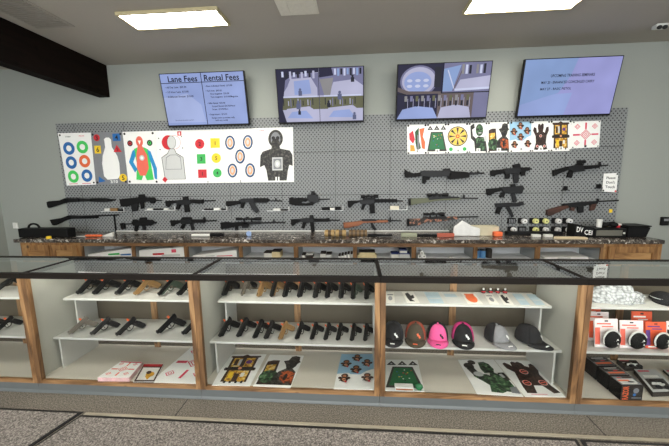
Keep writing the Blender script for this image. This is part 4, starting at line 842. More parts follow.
# ------------------------------------------------------------------ glass showcases
DZ, LZ, UZ = .105, .39, .70          # deck, lower shelf, upper shelf
CB = 2.62                            # back of the cases
CT = .995
def case(i, label, shelves=True):
    x0, x1 = POSTX[i]+.001, POSTX[i+1]-.001
    r = thing('display_case', label, 'display case', ((x0+x1)/2, 2.35, 0), 'row of glass display cases'); L = r.location
    pw = .0375
    for a, c in ((x0, x0+pw), (x1-pw, x1)): m = MB(WOODZ); m.box((a, CASE_Y, .078), (c, CASE_Y+.035, .952)); m.build('corner_post', r, L, bevel=.0015)
    m = MB(WOODX); m.box((x0+pw+.0005, CASE_Y+.002, .077), (x1-pw-.0005, CASE_Y+.03, DZ)); m.build('bottom_rail', r, L, bevel=.002)
    m = MB(KICK); m.box((x0, CASE_Y+.004, .012), (x1, CASE_Y+.02, .0765)); m.prism([(x0, CASE_Y+.004, .0005), (x0, CASE_Y-.006, .0005), (x0, CASE_Y-.004, .008), (x0, CASE_Y+.004, .02)], (x1-x0, 0, 0)); m.build('kick_board', r, L)
    m = MB(DECK); m.box((x0+.0005, CASE_Y+.0355, .085), (x1-.0005, CB+.02, DZ-.0005)); m.build('deck', r, L)
    for a in (x0, x1-.012): m = MB(PANEL); m.box((a+.0005, CASE_Y+.0355, .105), (a+.0115, CB+.02, .952)); m.build('side_panel', r, L)
    m = MB(BACKP); m.box((x0+.0125, CB-.0, DZ+.075), (x1-.0125, CB+.012, .93)); m.build('back_panel', r, L)
    m = MB(WOODZ); xm = (x0+x1)/2-.02; m.box((xm-.028, CB-.012, DZ+.0005), (xm+.028, CB-.0005, .945)); m.build('back_stile', r, L)
    f = MB(FRAME)
    f.box((x0, CASE_Y-.004, .953), (x1, CASE_Y+.03, CT)); f.box((x0, CB-.055, .965), (x1, CB+.0, CT-.002)); 
    f.box((x0, CASE_Y+.0305, .965), (x0+.014, CB-.0555, CT)); f.box((x1-.014, CASE_Y+.0305, .965), (x1, CB-.0555, CT)); f.build('top_frame', r, L, bevel=.002)
    m = MB(GTOP); m.face([(x0+.0145, CASE_Y+.0305, CT-.004), (x1-.0145, CASE_Y+.0305, CT-.004), (x1-.0145, CB-.056, CT-.004), (x0+.0145, CB-.056, CT-.004)]); m.build('glass_top', r, L, fix=False)
    m = MB(GFRONT); m.face([(x0+pw+.001, CASE_Y+.015, DZ+.0005), (x1-pw-.002, CASE_Y+.015, DZ+.0005), (x1-pw-.002, CASE_Y+.015, .952), (x0+pw+.001, CASE_Y+.015, .952)]); m.build('front_glass', r, L, fix=False)
    for nm, y0, z, inset in (('lower_shelf', 2.24, LZ, (.014, .014)), ('upper_shelf', 2.325, UZ, ((.014, .06) if i > 2 else (.06, .014)))):
        m = MB(SHELF); m.box((x0+inset[0], y0, z-.018), (x1-inset[1], CB-.013, z)); m.build(nm, r, L, bevel=.002)
    for s_ in (0, 1):
        near = (s_ == 0) == (i < 3)
        for nm, y0, z0, z1, ins in (('lower_support', 2.25, DZ+.0005, LZ-.0185, .05 if near else .0125), ('upper_support', 2.40, LZ+.0005, UZ-.0185, .085 if near else .016)):
            a = x0+ins if s_ == 0 else x1-ins-.014; m = MB(SHELF); m.box((a, y0, z0), (a+.014, CB-.0135, z1)); m.build(nm, r, L, bevel=.001)
    # strip lamp under the front edge of the top
    m = MB(LAMP); m.box((x0+.1, CASE_Y+.032, .9535), (x1-.1, CASE_Y+.046, .9615)); m.build('strip_lamp', r, L)
LAMP = bpy.data.materials.new('strip_lamp'); LAMP.use_nodes = True
_b = LAMP.node_tree.nodes['Principled BSDF']; _b.inputs['Emission Color'].default_value = (1, .96, .88, 1); _b.inputs['Emission Strength'].default_value = 20
case(0, 'showcase at far left edge of the picture, mostly cut off')
case(1, 'showcase with a row of pistols on each shelf and a red crosshair sheet below')
case(2, 'showcase with two crowded rows of pistols, house and monkey targets below')
case(3, 'showcase with baseball caps on the lower shelf')
case(4, 'showcase at right edge with ear muffs and black cartons')

# ------------------------------------------------------------------ pistols
def pistol_proto(name, sl, fr, label, cat='pistol'):
    r = thing(name, label, cat); t = .026
    def pl(pts, th, nm, mt, bev=.0025, z0=None):
        m = MB(mt); z0 = .015-th/2 if z0 is None else z0
        m.prism([(x, y, z0) for x, y in pts], (0, 0, th)); return m.build(nm, r, bevel=bev)
    pl([(-.013, .002), (-.009, 0), (.011, 0), (.013, .004), (.013, .186), (-.011, .188), (-.014, .182)], .026, 'slide', sl)
    pl([(.0135, .012), (.026, .016), (.027, .085), (.024, .11), (.03, .135), (.026, .178), (.0135, .186)], .024, 'frame', fr)
    pl([(.026, .13), (.03, .176), (.06, .188), (.108, .2), (.116, .188), (.114, .158), (.08, .145), (.05, .138)], .0285, 'grip', fr)
    m = MB(fr)
    q = [(.026, .078), (.046, .08), (.056, .09), (.057, .115), (.046, .134)]
    for a, c in zip(q, q[1:]): m.tube((a[0], a[1], .015), (c[0], c[1], .015), .0042, None, None, 8)
    m.build('trigger_guard', r); m = MB(GUNM); m.tube((.026, .106, .015), (.044, .1, .015), .0032, None, None, 8); m.build('trigger', r)
    m = MB(GUNM); m.box((-.0185, .006, .013), (-.0135, .014, .017)); m.box((-.019, .17, .009), (-.0135, .18, .021)); m.build('sights', r)
    m = MB(GUNM); m.box((.113, .160, .003), (.1205, .197, .027)); m.build('magazine_base', r, bevel=.002)
    m = MB(ORANGE); m.box((-.036, .135, .001), (-.014, .15, .004)); m.build('tag', r)
    return r
def revolver_proto(label, mt, gm):
    r = thing('revolver', label, 'revolver')
    m = MB(mt); m.tube((0, 0, .018), (0, .1, .018), .0095, None, None, 14); m.box((-.014, .0, .014), (-.008, .1, .022)); m.tube((.016, .03, .018), (.016, .1, .018), .006); m.build('barrel', r)
    m = MB(mt); m.prism([(x, y, .01) for x, y in ((-.014, .1), (.045, .1), (.05, .15), (.03, .175), (-.01, .17))], (0, 0, .016)); m.build('frame', r, bevel=.002)
    m = MB(mt); m.tube((.008, .105, .018), (.008, .142, .018), .018, None, None, 12); m.build('cylinder', r)
    m = MB(gm); m.prism([(x, y, .004) for x, y in ((.028, .15), (.03, .178), (.07, .195), (.11, .2), (.115, .17), (.08, .158), (.055, .148))], (0, 0, .028)); m.build('grip', r, bevel=.005)
    m = MB(mt); q = [(.045, .1), (.062, .107), (.066, .125), (.055, .148)]
    for a, c in zip(q, q[1:]): m.tube((a[0], a[1], .018), (c[0], c[1], .018), .004, None, None, 8)
    m.build('trigger_guard', r); m = MB(mt); m.prism([(-.012, .165, .014), (-.026, .185, .014), (-.02, .19, .014), (-.002, .172, .014)], (0, 0, .008)); m.build('hammer', r)
    m = MB(ORANGE); m.box((-.036, .13, .001), (-.016, .145, .004)); m.build('tag', r)
    return r
PRO = {}
def get_proto(kind):
    if kind not in PRO:
        d = {'black': (BLACK, POLY), 'steel': (GUNM, POLY), 'grey': (GREYP, GREYP), 'tan': (TANP, TANP), 'tantop': (BLACK, TANP), 'green': (BLACK, pm('green_polymer', (58, 72, 58), .6))}
        PRO[kind] = (revolver_proto('x', GREYP, POLY) if kind == 'revolver' else pistol_proto('pistol', *d[kind], 'x'), [0])
    return PRO[kind]
def put_pistol(kind, mz, rear, z, label, group):
    # the pistol leans back, its muzzle and the foot of its grip on the shelf
    pr, used = get_proto(kind)
    o = pr if used[0] == 0 else copy_tree(pr); used[0] += 1
    f = min(1, max(0, (mz[0]-200)/165.)); dx = 30 if mz[0] < 200 else 22-14*f
    M_ = Z(mz[0], mz[1], z); G_p = Z(mz[0]+dx, mz[1]-(10 if mz[0] < 200 else 12.5-3*f), z)
    y0 = 2.262 if z < .5 else 2.35
    u = G_p-M_; u.z = 0; k = max(.84, min(1.05, u.length/.232)); u.normalize(); M_.y = max(M_.y, y0)
    lean = 1.12; up = Vector((0, 0, 1)); b_ = up.cross(u)
    if b_.y < 0: b_ = -b_
    w = b_*math.cos(lean)+up*math.sin(lean)          # direction in the pistol's plane square to u
    gx, gy = .1205, .197; gl = math.hypot(gx, gy); ct, st = gy/gl, gx/gl
    Yv = u*ct+w*st; Xv = u*st-w*ct; Zv = Xv.cross(Yv)
    R_ = Matrix((Xv, Yv, Zv)).transposed()
    # settle it so that its lowest point just meets the shelf
    low = min((R_ @ Vector((x, y, q))).z for x in (-.013, .0, .013) for y in (0., .004) for q in (.002, .028))
    low = min(low, min((R_ @ Vector((.1205, y, q))).z for y in (.16, .197) for q in (.003, .028)))
    o.location = (M_.x, M_.y, z+.0006-low*k); o.rotation_euler = R_.to_euler(); o.scale = (k, k, k)
    o['label'] = label; o['group'] = group
ORD = ['leftmost', 'second from left', 'third from left', 'fourth from left', 'fifth from left', 'sixth from left', 'seventh from left', 'fifth from right', 'fourth from right', 'third from right', 'second from right', 'rightmost']
def rowp(items, z, where, group):
    n = len(items)
    cn = {'black': 'black pistol', 'steel': 'dark steel pistol', 'grey': 'grey-brown pistol', 'tan': 'tan pistol', 'tantop': 'pistol with tan frame', 'green': 'black and dark green pistol', 'revolver': 'grey revolver'}
    words = ['leftmost', 'second from left', 'third from left', 'fourth from left', 'fifth from left', 'middle one', 'fifth from right', 'fourth from right', 'third from right', 'second from right', 'rightmost']
    for i, (kind, mz, rear) in enumerate(items):
        w = words[i] if n == 11 else (words[i] if i < n-1 else 'rightmost')
        put_pistol(kind, mz, rear, z, '%s, %s, %s' % (cn[kind], w, where), group)
rowp([('steel', (76.5, 295.8), (99, 279.5)), ('black', (92.7, 296), (115, 279.5)), ('steel', (115.3, 296.3), (136.5, 279.8)), ('tan', (134, 296.5), (157, 279.8)), ('green', (158, 297), (175, 280)), ('black', (177, 297), (193, 280.4))], UZ, 'upper shelf above the red crosshair sheet', 'pistols on the upper shelf, second case')
rowp([('grey', (68.5, 335.5), (92, 316.5)), ('steel', (90.5, 336.4), (116, 315.5)), ('black', (116, 337), (138, 318.5)), ('black', (156.6, 335), (181, 314.5)), ('steel', (182, 336), (199, 317))], LZ, 'lower shelf above the red crosshair sheet', 'pistols on the lower shelf, second case')
rowp([('black', (222, 297.5), (238, 281.5)), ('revolver', (240.3, 298), (254, 283)), ('tan', (257, 298.5), (265, 283)), ('tantop', (270, 298.5), (277.5, 283)), ('black', (282.6, 299), (289, 283.5)), ('steel', (297.4, 299.3), (302, 283.8)), ('black', (313, 300), (318.5, 284)), ('black', (325, 300), (332, 284)), ('steel', (338.7, 300.4), (343, 285)), ('green', (351, 301), (355, 285)), ('black', (364.4, 301), (366.5, 285))], UZ, 'upper shelf of the most crowded case', 'pistols on the upper shelf, middle case')
rowp([('black', (218.5, 338.6), (232.5, 316.5)), ('steel', (236.6, 338.6), (246, 317.5)), ('black', (252.8, 340), (259, 318.5)), ('steel', (264, 340.6), (274, 321)), ('tan', (278.3, 341), (284.5, 320)), ('black', (295, 340.8), (301, 320.5)), ('black', (310, 341), (314, 320.8)), ('steel', (323.6, 341.5), (328, 322)), ('black', (336, 341.8), (341.5, 322)), ('black', (350, 342.3), (351, 323)), ('steel', (363.3, 342.5), (363, 323))], LZ, 'lower shelf of the most crowded case', 'pistols on the lower shelf, middle case')
g0 = 'pistols in the left edge case'
put_pistol('black', (-6, 333.5), (14, 313.5), LZ, 'black pistol on the lower shelf at far left edge, nearest the frame edge', g0)
put_pistol('steel', (-24, 333), (-3, 313), LZ, 'dark pistol cut by the left frame edge, lower shelf', g0)
put_pistol('steel', (-6, 292.5), (16, 277), UZ, 'dark pistol on the upper shelf at far left edge', g0)

# ------------------------------------------------------------------ flat goods in the cases
def deck(a, base=WHITE, z=DZ, thick=.004): return Sheet(*[Z(x, y, z)+Vector((0, 0, .0006)) for x, y in a], base=base, thick=thick)
G3 = 'cardboard targets lying on the case decks'
s = deck([(229, 355), (266.5, 354.6), (250, 386.3), (212, 385.6)]); art_house(s); s.build('flat_target', 'flat target with a yellow wooden house, lying in the showcase bottom', 'target', G3)
s = deck([(270, 355), (304, 356), (290.5, 388), (253, 386.4)]); art_hat(s); s.build('flat_target', 'flat target with a dark hatted figure and green barrel in the showcase bottom', 'target', G3)
s = deck([(341.5, 354.5), (373.8, 354.5), (374.3, 390.2), (333.6, 389.2)]); art_monkey(s); s.build('flat_target', 'pale blue flat target with six monkeys, left of the middle post', 'target', G3)
s = deck([(386, 360), (417.5, 360.3), (424.6, 392), (385.2, 391)]); art_pool(s); s.build('flat_target', 'flat target with a green billiard table, right of the middle post', 'target', G3)
def art_zomb(s):
    s.poly(MGRN, [(.5, .1), (.66, .08), (.76, .14), (.8, .3), (.74, .4), (.86, .48), (.96, .6), (.98, .93), (.72, .9), (.6, .95), (.36, .93), (.42, .76), (.3, .64), (.16, .52), (.3, .43), (.5, .46), (.46, .3)])
    s.oval(MDRK, .33, .1, .1, .07); s.oval(MDRK, .2, .22, .13, .1); s.poly(MDRK, [(.1, .3), (.3, .27), (.36, .46), (.2, .54)]); s.oval(LGREY, .32, .46, .12, .07)
    s.oval(INK, .57, .25, .045, .035); s.oval(INK, .71, .25, .045, .035); s.rect(INK, .54, .36, .74, .4); s.poly(OFFW, [(.46, .44), (.62, .42), (.58, .5)]); s.poly(MDRK, [(.8, .42), (.98, .4), (1, .62), (.86, .6)]); s.poly(LGREY, [(.82, .46), (.9, .44), (.93, .54), (.86, .56)]); s.poly(GREYM, [(.84, .8), (1, .78), (.98, .95), (.8, .94)])
def art_bear_run(s):
    s.poly(MBRN, [(.12, .13), (.2, .09), (.28, .14), (.33, .2), (.36, .09), (.43, .05), (.5, .08), (.58, .05), (.66, .1), (.68, .18), (.78, .22), (.82, .13), (.9, .1), (.96, .17), (.95, .3), (.87, .42), (.88, .58), (.9, .72), (.98, .9), (.8, .92), (.68, .73), (.46, .73), (.38, .92), (.13, .92), (.15, .78), (.2, .58), (.26, .38), (.13, .27)])
    for u, v in ((.52, .36), (.34, .67), (.76, .66)): s.oval(WHITE, u, v, .105); s.oval(SALM, u, v, .098); s.oval(MBRN, u, v, .075); s.rect(SALM, u-.05, v-.012, u+.05, v+.012)
    s.rect(PINKR, .2, .95, .6, .96)
s = deck([(457.5, 359.8), (493.5, 360), (523.5, 397), (477, 394.3)]); art_zomb(s); s.build('flat_target', 'flat target with a green undead figure in the showcase bottom', 'target', G3)
s = deck([(494.5, 360), (531, 361.2), (565.5, 397.6), (525, 397)]); art_bear_run(s); s.build('flat_target', 'flat target with a brown bear and three red marks', 'target', G3)
s = deck([(194, 345.5), (233, 346), (199, 384), (150.5, 382.6)]); art_cross(s)
s.build('flat_target', 'large white sheet with a red crosshair, half behind a post', 'target', G3)
# boxed targets at left
def slab(px, h, top, side, name, label, art):
    p4 = [Z(x, y, DZ+h) for x, y in px]
    r = thing(name, label, 'target pack', sum(p4, Vector())/4-Vector((0, 0, h)), 'packs of targets in the showcase')
    m = MB(side); m.prism([q-Vector((0, 0, h-.0006)) for q in p4], (0, 0, h-.002)); m.build('sheet_block', r, r.location)
    s = Sheet(*[q-Vector((0, 0, .001)) for q in p4], base=top, thick=.001); art(s); s.build('top_sheet', parent=r, org=r.location)
def art_box(s):
    s.rect(PINKR, .02, .02, .98, .08); art_cross(s, SALM); s.rect(RED, .72, .12, .98, .95) if False else None
slab([(121.5, 361), (142.5, 362), (129, 377.6), (97.5, 377.4)], .035, WHITE, pm('white_red_edges', (226, 186, 186), .6, 0, .3, 30), 'target_pack', 'thick white block of red crosshair targets at left of the showcase bottom', art_box)
def art_dark(s):
    s.rect(BROWN, .02, .02, .98, .98); s.rect(OFFW, .1, .22, .9, .9); s.rect(RED, .05, .02, .95, .16); s.oval(GOLD, .6, .6, .2); s.oval(BROWN, .5, .5, .12); s.poly(GOLD, [(.4, .7), (.7, .65), (.6, .9)])
slab([(143.5, 363.8), (164, 364), (154.5, 382), (133, 382)], .006, WHITE, DGREY, 'target_pack', 'thin dark target pack with a brown animal, beside the white block', art_dark)
# tape box and green badge on the billiard target
c = Z(405, 389, DZ+.01); r = thing('tape_box', 'low white box of tape lying on the billiard table target', 'box', (c.x, c.y, DZ+.006)); m = MB(WHITEP); m.box((c.x-.075, c.y-.02, DZ+.0115), (c.x+.06, c.y+.03, DZ+.036)); m.build('box_body', r, r.location, bevel=.003); m = MB(LBRN); m.box((c.x-.07, c.y-.0212, DZ+.015), (c.x+.055, c.y-.0202, DZ+.026)); m.build('label_strip', r, r.location)
c = Z(419, 389, DZ+.01); m = MB(BGRN); m.ell((c.x, c.y, DZ+.03), (.03, .018, .024)); m.tube((c.x, c.y, DZ+.012), (c.x, c.y, DZ+.02), .02, .02); tag(m.build('green_lump', org=c, smooth=True), 'small green clump beside the white tape box', 'ornament')
# leaflets on the upper shelf of the cap case
G4 = 'leaflets on the upper shelf above the caps'
def leaf(a, base, paint, label):
    s = deck(a, base, UZ, .002); paint(s); s.build('leaflet', label, 'leaflet', G4)
PBL = pm('pale_blue_leaf', (176, 198, 208), .5); 
def lf_none(s): s.rect(PBL, .1, .15, .9, .45); s.rect(LGREY, .1, .55, .9, .62)
def lf_fig(s): s.poly(INK, [(.2, .2), (.5, .1), (.6, .4), (.85, .3), (.8, .6), (.5, .7), (.7, .9), (.3, .9), (.2, .6)])
def lf_txt(s): s.rect(GREYM, .15, .2, .85, .3); s.oval(GREYM, .5, .6, .25, .2)
def lf_or(s): s.oval(ORANGE, .5, .5, .38, .4); s.rect(ORANGE, .15, .1, .85, .25)
leaf([(386, 292.5), (394, 292.5), (394.8, 303), (386.2, 302.8)], OFFW, lf_txt, 'white leaflet with grey print just right of the middle post')
leaf([(401.5, 291.8), (413, 291.8), (419.8, 303), (407, 302.8)], OFFW, lf_fig, 'white leaflet with a black animal silhouette')
leaf([(424, 292.5), (438, 292.6), (444, 303.4), (430, 303.2)], PBL, lf_none, 'pale blue leaflet right of the animal leaflet')
leaf([(441, 292.6), (455, 292.8), (464, 303.7), (449, 303.5)], LGREY, lf_none, 'grey and pale blue leaflet left of the orange one')
leaf([(461, 293), (474, 293.2), (483, 304.2), (468, 304)], OFFW, lf_or, 'white leaflet with a big orange disc')
leaf([(483.5, 293.6), (491.5, 293.7), (499, 304.4), (490, 304.2)], OFFW, lf_txt, 'narrow leaflet right of the orange-disc leaflet')
leaf([(497, 293.8), (506, 294), (514, 304.8), (504, 304.6)], OFFW, lf_fig, 'narrow leaflet with a small dark figure')
leaf([(512, 294), (521, 294.2), (530, 305), (521, 304.9)], PBL, lf_none, 'pale blue leaflet second from the right')
leaf([(526, 294.4), (535, 294.6), (545, 305.2), (536, 305.1)], PBL, lf_none, 'pale blue leaflet at the right end of the shelf')
for k in range(4):
    c = Z(483.5+k*7.2, 292.3, UZ); c.y = 2.585; q = W(483.5+k*7.2, 290, c.y); r = thing('small_bottle', ['tiny dark bottle with white cap, leftmost of four behind the leaflets', 'tiny dark bottle, second from left of four behind the leaflets', 'tiny dark bottle, third from left of four behind the leaflets', 'tiny dark bottle, rightmost of four behind the leaflets'][k], 'bottle', (q.x, c.y, UZ), 'tiny bottles behind the leaflets')
    m = MB(DARKB); m.tube((q.x, c.y, UZ+.0006), (q.x, c.y, UZ+.03), .016); m.build('bottle_body', r, r.location); m = MB(WHITEP); m.tube((q.x, c.y, UZ+.03), (q.x, c.y, UZ+.043), .008); m.build('cap', r, r.location); m = MB(RED); m.tube((q.x, c.y, UZ+.012), (q.x, c.y, UZ+.02), .0165); m.build('band', r, r.location)

# ------------------------------------------------------------------ baseball caps
def cap(px, py, yaw, front, back, bill, label, logo=WHITE, scale=1.0):
    c = Z(px, py, LZ); c.y = max(c.y, 2.37)
    r = thing('baseball_cap', label, 'cap', (c.x, c.y, LZ+.0006), 'baseball caps on the lower shelf'); r.rotation_euler = (0, 0, yaw); r.scale = (scale,)*3
    RX, RY, RZ, Z0 = .083, .098, .118, .012
    def crown(a0, a1, mt, nm, n=14, rg=9):
        m = MB(mt); vs = []; fs = []
        for j in range(rg+1):
            t = (PI/2)*j/rg
            for i in range(n+1):
                a = a0+(a1-a0)*i/n; rad = math.cos(t)**.62 if j < rg else 0
                vs.append((RX*rad*math.cos(a), RY*rad*math.sin(a)+.006*math.sin(t), Z0+RZ*math.sin(t)))
        for j in range(rg):
            for i in range(n): fs.append((j*(n+1)+i, j*(n+1)+i+1, (j+1)*(n+1)+i+1, (j+1)*(n+1)+i))
        m.raw(vs, fs); o = m.build(nm, r, smooth=True); sd = o.modifiers.new('thick', 'SOLIDIFY'); sd.thickness = .003; return o
    crown(-PI/2-1.0, -PI/2+1.0, front, 'front_panel'); crown(-PI/2+1.0, PI*1.5-1.0, back, 'back_panel', 20)
    # bill: curved plate reaching forward (-y)
    m = MB(bill); n = 14; vs = []; fs = []
    for i in range(n+1):
        a = -PI/2-1.02+2.04*i/n
        for k in range(4):
            f = k/3; x = RX*math.cos(a)*(1+.12*f); y = RY*math.sin(a)-f*.088*max(0, math.cos((i/n-.5)*PI))**.6
            vs.append((x, y, Z0+.012*(1-(x/RX)**2)*1.2+.004-f*.014))
    for i in range(n):
        for k in range(3): fs.append((i*4+k, i*4+k+1, i*4+k+5, i*4+k+4))
    m.raw(vs, fs); o = m.build('bill', r, smooth=True); sd = o.modifiers.new('thick', 'SOLIDIFY'); sd.thickness = .004; sd.offset = 1
    m = MB(front); m.ell((0, .006, Z0+RZ+.002), (.008, .008, .005)); m.build('button', r, smooth=True)
    # stitched emblem on the front and a small one on the bill
    def on(a, t, o=.004):
        rad = math.cos(t)**.62; return Vector(((RX+o)*rad*math.cos(a), (RY+o)*rad*math.sin(a)+.006*math.sin(t)-.0, Z0+RZ*math.sin(t)+.001))
    m = MB(logo); 
    for pts in ([(.12, .62), (.3, .66), (.34, .5), (.2, .46)], [(.26, .5), (.44, .52), (.46, .34), (.36, .3)], [(.4, .42), (.52, .40), (.5, .3)]): m.prism([on(-PI/2+q[0], q[1]) for q in pts], (0, -.002, 0))
    m.build('emblem', r)
    m = MB(logo); 
    for dx, w in ((-.012, .007), (0, .01), (.012, .007)): m.box((dx-w*.7, -RY-.052, Z0+.0135), (dx+w*.7, -RY-.045, Z0+.0165+w*.3))
    m.build('bill_emblem', r)
cap(394.5, 343.5, -.16, BLKC, pm('charcoal_mesh', (40, 42, 46), .85, 0, .3, 160), BLKC, 'black cap with white emblem beside the middle post')
cap(417.5, 344, -.2, OLVC, ORGC, OLVC, 'olive cap with rust-orange mesh back', ORANGE)
cap(440.5, 345, -.2, PINKC, BLKC, PINKC, 'hot pink cap with black mesh back', INK, 1.0)
cap(465, 343.5, -.22, BLKC, MAGC, BLKC, 'black cap with magenta mesh back', WHITE, 1.02)
cap(498, 342.5, .3, GRYC, BLKC, GRYC, 'heather grey cap with black back')
cap(530.5, 343.5, .5, BLKC, BLKC, BLKC, 'plain black cap nearest the right-hand post')

# ------------------------------------------------------------------ right-hand case goods
# bag heap
bx0 = Z(597, 305, UZ); bx1 = Z(655, 306, UZ); mid = (bx0+bx1)/2
def lump(p): 
    n = 1+.07*math.sin(p.x*60+p.z*40)+.07*math.sin(p.y*75+p.x*31)+.04*math.sin(p.z*150); return Vector((p.x*n, p.y*n, max(p.z*n*(1-.25*(p.x > .1)), -.02)))
m = MB(BAG); m.ell((mid.x-.01, 2.46, UZ+.022), (.215, .09, .105), None, 40, 22, 0, PI, lump)
tag(m.build('plastic_bag', org=(mid.x, 2.46, UZ), smooth=False), 'large crinkled clear plastic bag of small goods on the upper shelf', 'bag')
c = Z(663, 303, UZ); r = thing('bucket_hat', 'black rounded hat on the upper shelf at right edge of the picture', 'hat', (c.x+.03, 2.42, UZ+.0006))
m = MB(BLKC); m.ell((c.x+.03, 2.46, UZ+.012), (.075, .085, .065), None, 20, 8, 0, PI/2); m.build('crown', r, r.location, smooth=True); m = MB(BLKC); m.tube((c.x+.03, 2.42, UZ+.001), (c.x+.03, 2.42, UZ+.0119), .088, .088, None, 24); m.build('brim', r, r.location); m = MB(LGREY); m.tube((c.x+.03, 2.4595, UZ+.03), (c.x+.03, 2.4595, UZ+.034), .0745, .074, None, 24); m.build('band', r, r.location)
# ear muff packs
def muff(px, pw, ph, y, card, acc, label, k=1, muffs=True):
    c = W(px, 345, y); x = c.x; h = ph; w = pw; z = LZ+.0008
    r = thing('ear_muff_pack', label, 'ear muff pack', (x, y, z), 'ear muffs packed on cards')
    m = MB(card); m.prism([(x-w/2, y, z), (x+w/2, y, z), (x+w/2, y+.03, z+h), (x-w/2, y+.03, z+h)], (0, .004, 0)); m.build('card', r, r.location)
    s = Sheet((x-w/2+.002, y+.0295, z+h-.002), (x+w/2-.002, y+.0295, z+h-.002), (x+w/2-.002, y-.0005, z+.002), (x-w/2+.002, y-.0005, z+.002), base=card, thick=.0008)
    s.rect(acc, .08, .14, .7, .19); s.rect(acc, .0, .3, .22, .9); s.rect(acc, .3, .24, .8, .28); s.rect(INK, .42, .04, .58, .09); s.rect(WHITE if acc != WHITE else RED, .1, .92, .9, .97); s.build('card_print', parent=r, org=r.location)
    if muffs:
        for dx, mt in ((.0, POLY),):
            m = MB(mt); m.ell((x+.01, y-.026, z+h*.36), (w*.37, .034, h*.31)); m.build('ear_cup', r, r.location, smooth=True)
            m = MB(WHITE)
            cz = z+h*.36; cy = y-.0605
            for q in ([(-.006, .03), (.02, .022), (.026, .01), (0, .014)], [(-.004, .004), (.01, .01), (.03, -.02), (.018, -.022)], [(-.01, -.02), (0, -.006), (.004, -.018)]): m.prism([(x+.01+a*k, cy+.006*abs(b_)/.03, cz+b_*k) for a, b_ in q], (0, .008, 0))
            m.build('chevron', r, r.location)
            m = MB(WHITEP); q = [(x+.01+w*.36*math.cos(t), y-.03, z+h*.38+h*.33*math.sin(t)) for t in [math.radians(20+i*16) for i in range(13)]]
            for e0, e1 in zip(q, q[1:]): m.tube(e0, e1, .006, None, None, 8)
            m.build('headband', r, r.location)
ORC = pm('orange_card', (232, 96, 58), .5, 0, .04); WHC = pm('white_pink_card', (240, 226, 224), .5, 0, .04)
muff(606.5, .165, .215, 2.30, WHC, SALM, 'white-carded ear muffs right beside the wooden post')
muff(632, .165, .205, 2.30, WHC, SALM, 'white-carded ear muffs between the white and orange cards')
muff(656.5, .145, .195, 2.305, ORC, pm('violet_card', (96, 60, 130), .5), 'orange-carded ear muffs nearest the right edge')
muff(598, .15, .225, 2.40, WHC, ORC, 'white and orange card behind the leftmost ear muffs', 1, False)
muff(591.5, .12, .245, 2.46, ORC, WHITE, 'orange card furthest back, partly behind the wooden post', 1, False)
muff(641, .15, .235, 2.40, ORC, WHITE, 'orange card standing behind the middle ear muffs', 1, False)
muff(676, .12, .2, 2.31, WHC, INK, 'white card cut by the right edge of the picture', 1, False)
# black cartons on the deck
def carton(px, top_art, label, txt):
    h = .118; p4 = [Z(x, y, DZ+h) for x, y in px]
    r = thing('carton', label, 'carton', sum(p4, Vector())/4-Vector((0, 0, h)), 'black cartons on the showcase deck')
    m = MB(POLY); m.prism([q-Vector((0, 0, h-.0006)) for q in p4], (0, 0, h-.0016)); m.build('carton_body', r, r.location, bevel=.002)
    s = Sheet(*[q-Vector((0, 0, .001)) for q in p4], base=DARKB, thick=.0008); top_art(s); s.build('top_print', parent=r, org=r.location)
    if txt:
        br, bl = p4[2], p4[3]; dz = Vector((0, 0, -h+.004)); o = Vector((0, -.002, -.002))
        s = Sheet(bl+o, br+o, br+dz+o, bl+dz+o, base=INK, thick=.0006)
        # orange word reading upwards along the left of the front
        vs, fs, w = textmesh('RAZOR'); hh = .62/w
        s.rect(DARKB, 0, 0, 1, 1); s.step(); s.b.raw([s.p(.06+y*.3/.72, .95-x*.9/w) for x, y in [(a, .72-b_) for a, b_ in vs]] if False else [s.p(.33-y*.27/.72, .95-x*.9/w) for x, y in vs], fs, ORANGE)
        s.oval(GREYM, .68, .35, .13); s.oval(BLUE, .62, .62, .07); s.rect(GREYM, .5, .8, .95, .86); s.build('front_print', parent=r, org=r.location)
def ca1(s):
    s.rect(GREYM, .04, .04, .96, .96); s.rect(DARKB, .06, .06, .94, .56); s.rect(ORANGE, .12, .62, .9, .8); s.rect(LGREY, .2, .12, .8, .22); s.rect(GREYM, .3, .3, .85, .4); s.oval(RED, .6, .46, .12, .06); s.rect(INK, .1, .85, .9, .93)
def ca2(s):
    s.rect(GREYM, .04, .04, .96, .96); s.rect(LGREY, .1, .3, .88, .78); s.rect(ORANGE, .1, .42, .62, .58); s.oval(INK, .62, .66, .16, .08); s.oval(RED, .3, .18, .1, .06); s.rect(OFFW, .1, .82, .8, .9); s.rect(BROWN, .45, .1, .9, .24)
carton([(585.4, 357), (605, 356.5), (617, 365.5), (597, 366)], ca1, 'rearmost of three black cartons in a row', False)
carton([(598.2, 367), (618.2, 366.5), (630, 375), (609, 375.2)], ca1, 'middle of three black cartons in a row', False)
carton([(610.2, 376.2), (631.2, 376), (643.5, 385), (621.8, 385)], ca2, 'front black carton with orange lettering', True)
